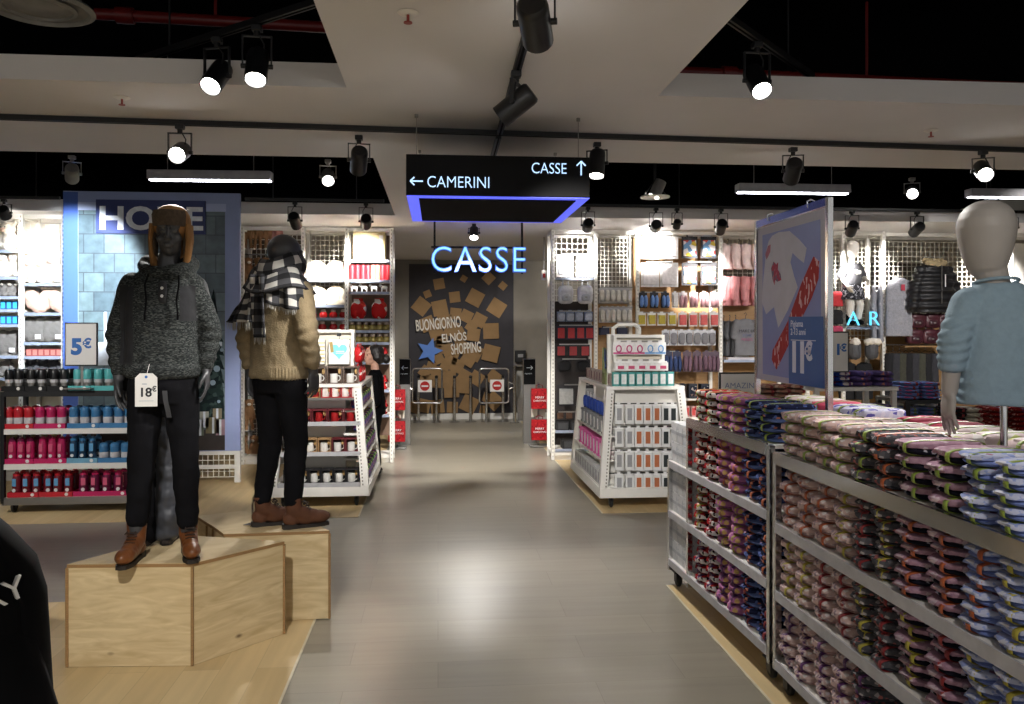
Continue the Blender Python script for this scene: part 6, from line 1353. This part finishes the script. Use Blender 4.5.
for py, nm, L in ((216,'top row',((248,0),(259,0),(269,0),(279,1))),(255,'second row',((247,0),(257,0),(268,0))),(396,'third row',((249,0),(277,0))),(432,'lowest row',((247,0),(256,0),(277,0)))):
    for i, (px, k) in enumerate(L): c = D(px,py,10.8); (hb2 if k else hb1).put(c, random.uniform(-.6,.6), '%s monkey soft toy hanging %s from left in the %s behind the scarf' % (('brown','rosy')[k], ORD[i], nm), 'hanging soft toys')
    a = D(L[0][0],py,10.8); MB().box(a.x-sh3.location.x-.03, D(L[-1][0],py,10.8).x-sh3.location.x+.03, .305,.32, a.z-.004,a.z+.008).obj('hook_bar', steel, sh3)
# ================================================================ CLOTHES AT THE BACK RIGHT
def garment(name, label, cat, c, w, h, m, sleeves=True, d=.09, hang=True, rz=0, flare=1.05, mats=None):
    t = thing(name, label, cat, c, rz); b = MB()
    b.loft([ring(-h,0,0,w/2*flare,d/2,24,.8), ring(-h*.6,0,0,w/2,d/2,24,.8), ring(-h*.2,0,0,w/2,d/2*.95,24,.8), ring(-h*.07,0,0,w/2*.8,d/2*.6,24,.8), ring(-.01,0,0,w*.16,d*.25,24,.8)])
    if sleeves:
        for s in (-1,1): b.limb([(s*w*.40,0,-h*.13),(s*w*.56,-.01,-h*.45),(s*w*.58,-.02,-h*.78 if sleeves is True else -h*.5)],[.05,.042,.036])
    link(name+'_body', fuse(b,.011,m,4,wrinkle(.008,11,len(label))), t)
    if hang: MB().tube([(-w*.36,0,-.045),(0,0,-.012),(w*.36,0,-.045)],.006,6).tube([(0,0,-.012),(0,0,.03),(.02,0,.05),(.0,0,.07),(-.02,0,.055)],.004,6).obj('hanger', black, t)
    return t
rib = M('pink_jersey', S(206,140,142), .9); 
gt = garment('hanging_blouse','pink top','top',(0,0,-5),.22,.34,M('white_pink_jersey', S(228,206,204), .9)); gt2 = garment('hanging_blouse','pink top','top',(0,0,-5),.22,.40,rib)
r1, r2 = Rep(gt), Rep(gt2)
for i, px in enumerate((728,739,749,759)): c = D(px,244,10.62); r1.put(c, PI/2-.9, 'white and pink top, %s from left in the upper row beside the poster' % ORD[i], 'white and pink tops')
for i, px in enumerate((728,738,748,758)): c = D(px,276,10.62); r2.put(c, PI/2-.9, 'pink top, %s from left in the row above the grey T-shirts' % ORD[i], 'pink tops')
gy = M('grey_tshirt_jersey', S(112,112,116), .9)
tt = garment('grey_tshirt','grey T-shirt with MAKE UP lettering hanging beside the cotton sign','T-shirt',D(745.5,318,10.52),.30,.50,gy,'short')
text('lettering','MAKE UP',.055,M('print_black', S(22,24,30), .6),tt,(0,-.062,-.19),ext=.002,align='CENTER'); text('lettering','SOME',.05,M('print_blue_dull', S(90,96,130), .6),tt,(0,-.062,-.245),ext=.002,align='CENTER'); text('lettering','MAGIC',.05,M('print_pink_dull', S(150,70,110), .6),tt,(0,-.062,-.30),ext=.002,align='CENTER')
g3 = garment('dark_tshirt','dark grey T-shirt','T-shirt',(0,0,-5),.28,.48,dgr,'short'); r3 = Rep(g3)
for i, px in enumerate((727,731,735)): c = D(px,320,10.60+.05*i); r3.put((c.x,10.72-.02*i,c.z), .9, 'dark T-shirt, %s from left in the stack behind the grey T-shirt' % ORD[i], 'dark T-shirts')
fl = carton(.2,.035,.2,PR('white_folded', [(0,S(206,202,206)),(.8,S(150,130,150))], 30)); 
for i, (px, q) in enumerate(((735,0),(748,0),(742,1))): c = D(px,360,10.56); fl.put((c.x,10.56,c.z+.0005+.0356*q), .05, 'folded white T-shirt, %s on the black shelf under the grey T-shirt' % ('left one','right one','top one')[i], 'folded white T-shirts')
# grey vests, black jacket
vm = M('grey_marl', S(146,146,154), .9, var=.15, scale=60)
gv = garment('grey_vest','light grey hooded vest with red tag on the rail before the grid','vest',D(899,277,10.25),.36,.78,vm,False); MB().cb((.02,-.062,-.14),(.05,.004,.08)).obj('red_tag', C('red_tag',(170,40,64)), gv)
g4 = garment('grey_vest','grey vest','vest',(0,0,-5),.34,.76,vm,False); r4 = Rep(g4)
for i, px in enumerate((874,881)): c = D(px,285,10.4); r4.put((c.x,10.42+.0*i,c.z), 1.1, 'grey vest turned edgeways, %s one left of the tagged vest' % ('farther','nearer')[i], 'edgeways grey vests')
t = thing('puffer_jacket','black quilted puffer jacket with fur hood hanging on the grid','jacket',D(934,262,10.2),.1); b = MB()
b.loft([ring(-.66,0,0,.27,.13,28,.8), ring(-.4,0,0,.285,.14,28,.8), ring(-.16,0,0,.25,.12,28,.8), ring(-.05,0,0,.15,.09,28,.8), ring(0,0,0,.08,.06,28,.8)])
for s in (-1,1): b.limb([(s*.2,0,-.14),(s*.30,-.02,-.36),(s*.33,-.03,-.6)],[.085,.075,.065])
link('jacket_body', fuse(b,.011,M('black_nylon', S(20,20,24), .5),3,lambda co,n: .012*math.sin(co.z*62)+.005*noise.noise(co*14)), t)
link('fur_hood', fuse(MB().tube([(.13*math.cos(a),.05*math.sin(a)-.02,.0+.035*math.sin(a*1)) for a in [PI+PI*i/14 for i in range(15)]],[.04]*15,10).tube([(.13*math.cos(a),.06*math.sin(a),.02) for a in [PI*i/10 for i in range(11)]],[.035]*11,10),.012,M('fur_trim', S(176,158,122), .95, bump=.6, bscale=120),2,wrinkle(.012,40,3)), t)
MB().cb((.0,-.145,-.30),(.012,.01,.5)).obj('zip', steel, t); MB().cb((.05,-.15,-.25),(.014,.006,.16)).obj('care_tag', paper, t)
MB().tube([(0,0,.0),(0,0,.06),(0,.16,.07)],.006,6).obj('hanger_hook', steel, t)
bg = handbag(.22,.27,C('burgundy_leather',(74,34,44),.4),C('burgundy_dark',(60,28,38),.4))
for i, (px, py) in enumerate(((916,328),(931,328),(944,328),(914,344),(929,344),(943,344))): c = D(px,py,10.3); bg.put((c.x,10.36,c.z), 0, 'burgundy handbag, %s from left in the %s row under the puffer jacket' % (ORD[i%3], ('upper','lower')[i//3]), 'burgundy handbags')
for py in (329,345): z_ = D(928,py,10.3).z; x0_ = D(906,py,10.3).x-shI.location.x; MB().box(x0_,x0_+.66,.02,.3,z_-.03-.0042,z_-.012-.0042).obj('wood_shelf', woodback, shI)
tm = [C('black_trousers',(28,28,32),.9), C('charcoal_trousers',(52,52,58),.9), C('olive_trousers',(66,66,56),.9)]
trs = []
for m_ in tm:
    t = thing('hanging_trousers','trousers','trousers'); b = MB()
    for s in (-1,1): b.loft([ring(-.9,s*.045,0,.035,.05,14), ring(-.4,s*.05,0,.05,.06,14), ring(-.02,s*.045,0,.06,.065,14)])
    link('trousers_body', fuse(b,.012,m_,3,wrinkle(.006,12,2)), t); MB().tube([(-.09,0,-.01),(0,0,.02),(.09,0,-.01)],.006,6).tube([(0,0,.02),(0,0,.06),(.02,0,.08),(0,0,.1)],.004,6).obj('hanger', chrome, t); trs.append(Rep(t))
for i, px in enumerate((889,895.5,902,908.5,915,921.5,928,934.5)): c = D(px,352,10.3); trs[i%3].put((c.x,10.36,c.z), 1.5, '%s trousers hanging %s from left on the rail behind the blue stack' % (('black','charcoal','olive grey')[i%3], ORD[i]), 'hanging trousers')
a = D(886,351,10.3); MB().cone((a.x-shI.location.x,.06,a.z+.075),(D(940,351,10.3).x-shI.location.x,.06,a.z+.075),.012,n=10).obj('hanging_rail', chrome, shI)
# pompom hats
for i, (px, py) in enumerate(((854.5,342),(871.5,342))):
    c = D(px,py,10.2); t = thing('knitted_hat','%s dark grey knitted hat with white fur edge under the small mannequin' % ('left','right')[i],'hat',c)
    b = MB().sell((0,0,-.11),(.09,.06,.12),.9,.7); link('hat_body', fuse(b,.008,dgr,2,lambda co,n: .003*math.sin(co.x*120)), t)
    q = [(0,-.02,0)] if i == 0 else [(-.07,-.03,0),(0,-.045,.01),(.07,-.03,0)]
    link('fur_edge', fuse(MB().limb(q,[.06 if i == 0 else .045]*len(q)) if len(q) > 1 else MB().sell(q[0],(.065,.06,.055)),.01,flu,1,wrinkle(.012,40,3)), t); MB().tube([(0,0,.03),(0,.0,.07),(0,.2,.075)],.004,6).obj('hook', steel, t)
g5 = garment('dark_blouse','dark top','top',(0,0,-5),.3,.5,C('black_cloth',(22,22,26),.9),False); r5 = Rep(g5)
for i, (px, py) in enumerate(((852,362),(868,362))): c = D(px,py,10.3); r5.put((c.x,10.4,c.z), .3, '%s black top hanging under the knitted hats' % ('left','right')[i], 'black tops')
# things left of the small mannequin
for i, (py, m_, lb) in enumerate(((291,C('red_top',(176,46,52),.9),'red top hanging at the poster pole edge'),(309,C('black_cloth',(22,22,26),.9),'black top hanging beneath the red top'),(325,C('rose_top',(170,60,90),.9),'rose top hanging beneath the black one'))): garment('small_blouse',lb,'top',D(836,py,10.2),.18,.2,m_,False)
# small neon letters and shelf numbers
bn = EM('neon_cyan',S(90,200,250),.34)
for s, px, rzv in (('A',846.5,0),('R',868,0)):
    c = D(px,326,10.14); t = thing('neon_letter','blue neon letter %s at the feet of the small mannequin' % s,'neon letter',(c.x,10.14,c.z+.006)); text('letter_tube', s, .27, bn, t, (0,0,0), ext=.012, off=-.004); MB().box(.0,.17,.02,.05,-.002,.012).obj('letter_base', black, t)
text('shelf_lettering','95 5',.10,C('shelf_letter',(214,204,186)),shH,(.08,.30,D(860,336,10.3).z-.0042),ext=.002); 
# ---------------------------------------------------------------- low tables with folded clothes behind the gondolas
def table(label, pl, pr, Y, zs, depth, m, zl=.0042, wd=None):
    A = D(pl,400,Y); B = D(pr,400,Y); t = thing('display_table', label, 'table', (A.x,Y,zl)); w_ = B.x-A.x
    for x in (.0,w_-.04):
        for y in (0,depth-.04): MB().box(x,x+.04,y,y+.04,0,zs[0]-.035-zl).obj('leg', m, t)
    for k, z in enumerate(zs): MB().box(-.01 if k == 0 else .041,w_+.01 if k == 0 else w_-.041,-.01,depth,z-.034-zl,z-zl).obj('top' if k == 0 else 'shelf', m, t, bevel=.003)
    return t
Yt = 6.7; za = D(865,387,Yt).z; zb2 = D(865,416,Yt).z
table('white low table with purple folded clothes behind the price poster pole', 815, 897, Yt, (za,zb2), .5, white)
FOLD['purple and orange'] = (PR('folded_purple', [(0,S(92,76,130)),(.55,S(206,140,110)),(.8,S(70,84,160))], 12), M('folded_violet', S(84,70,120), .9, var=.15)); FOLD['red, white and blue'] = (PR('folded_red_white', [(0,S(200,190,190)),(.4,S(170,50,64)),(.65,S(40,64,150))], 24), M('folded_deep_blue', S(36,58,140), .9))
FOLD['light blue'] = (PR('folded_light_blue', [(0,S(126,150,206)),(.84,S(190,90,130)),(.93,S(60,130,90))], 20), M('folded_sky', S(112,136,196), .9)); FOLD['beige pink'] = (PR('folded_beige', [(0,S(176,130,110)),(.5,S(150,96,90)),(.8,S(200,170,150))], 26), M('folded_brown', S(90,70,66), .9))
def pile(col, px, Y, z, n, h, w, lb, band='purple'):
    c = D(px,400,Y)
    for q in range(n): put_fold(col, band, Matrix.Translation((c.x,Y+.15,z+.0008+q*(h+.0006))), '%s, %s from top' % (lb, ORD[n-1-q]), h, w, 'folded_garment', 'folded clothes', 'folded clothes on the low tables')
for px, col, nm in ((826,'red, white and blue','left pile on the white table by the poster pole'),(845.5,'red, white and blue','red pile on the white table by the poster pole'),(866,'purple and orange','middle purple pile on the white table'),(887.5,'purple and orange','right purple pile on the white table')):
    pile(col, px, Yt, za, 3, .043, .165, 'folded clothes, %s' % nm)
    pile(col, px, Yt, zb2, 2, .045, .15, 'folded clothes, lower shelf under %s' % nm.split(' on ')[0])
zc1 = D(922,400,6.9).z; zc2 = D(922,418.5,6.9).z
table('dark low table with light blue folded clothes left of the grey child mannequin', 906, 945, 6.9, (zc1,zc2), .5, black)
for px, s in ((915,'left'),(935,'right')):
    pile('light blue', px, 6.9, zc1, 5, .030, .165, 'light blue folded clothes, %s pile on the dark table' % s, 'red'); pile('light blue', px, 6.9, zc2, 3, .03, .13, 'light blue folded clothes, %s pile beneath the dark table top' % s, 'lime')
zd = D(990,432,6.6).z; table('white low table with dark and red folded clothes under the mannequin hem', 954, 1060, 6.6, (zd,), .5, white)
FOLD['black patterned'] = (PR('folded_black_print', [(0,S(26,26,30)),(.7,S(120,60,60)),(.85,S(60,90,120))], 26), C('black_cloth',(22,22,26),.9)); FOLD['cream knitted'] = (M('folded_cream_knit', S(186,178,160), .9, var=.2, scale=60), M('folded_cream_knit', S(186,178,160), .9)); FOLD['deep red spotted'] = (PR('folded_red_spots', [(0,S(130,28,26)),(.85,S(200,150,140))], 50), M('folded_deep_red', S(110,24,22), .9))
for px, col, s in ((961,'black patterned','first pile'),(979,'cream knitted','second pile'),(1003,'deep red spotted','third pile'),(1024,'deep red spotted','last pile')): pile(col, px, 6.6, zd, 5, .04, .16, '%s folded clothes %s under the mannequin hem' % (col, s), 'red' if 'red' not in col else 'purple')
ze = D(790,399,6.4).z; table('dark low table of beige folded clothes seen under the price poster', 764, 812, 6.45, (ze,), .5, black)
for i, px in enumerate((770,784,798)): pile('beige pink', px, 6.45, ze, 3, .035, .108, 'beige folded clothes under the poster, %s pile from left' % ORD[i], 'red')
# violet and raspberry folded tops on the far gondola behind the poster
for i, (yy, c_) in enumerate(((.13,'violet spotted'),(.32,'violet spotted'),(.51,'raspberry pink'),(.70,'cream white'),(.89,'cream white'))):
    for q in range(2):
        X = GX @ Matrix.Translation((.63, yy, 1.1455+q*.0806)) @ Matrix.Rotation(-PI/2,4,'Z'); put_fold(c_, 'lime', X, '%s pyjama behind the poster, %s from the post, %s, far gondola' % (c_, ORD[i], ('lower','upper')[q]), .08, .168)
# ---------------------------------------------------------------- camera, air, exposure
cam = bpy.data.cameras.new('camera'); co = bpy.data.objects.new('camera', cam); COL.objects.link(co)
cam.sensor_width = 36; cam.lens = 820/1024*36; cam.shift_y = -(352-HZ)/1024; cam.clip_start = .05
co.location = CAMP; co.rotation_euler = (PI/2, 0, -YAW); SC.camera = co
w = bpy.data.worlds.new('world'); SC.world = w; w.use_nodes = True
w.node_tree.nodes['Background'].inputs[0].default_value = (1,.99,.97,1); w.node_tree.nodes['Background'].inputs[1].default_value = .13
SC.view_settings.view_transform = 'Standard'; SC.view_settings.look = 'None'; SC.view_settings.gamma = 1; SC.view_settings.use_curve_mapping = False
SC.view_settings.exposure = 2.1
SC.cycles.use_denoising = True
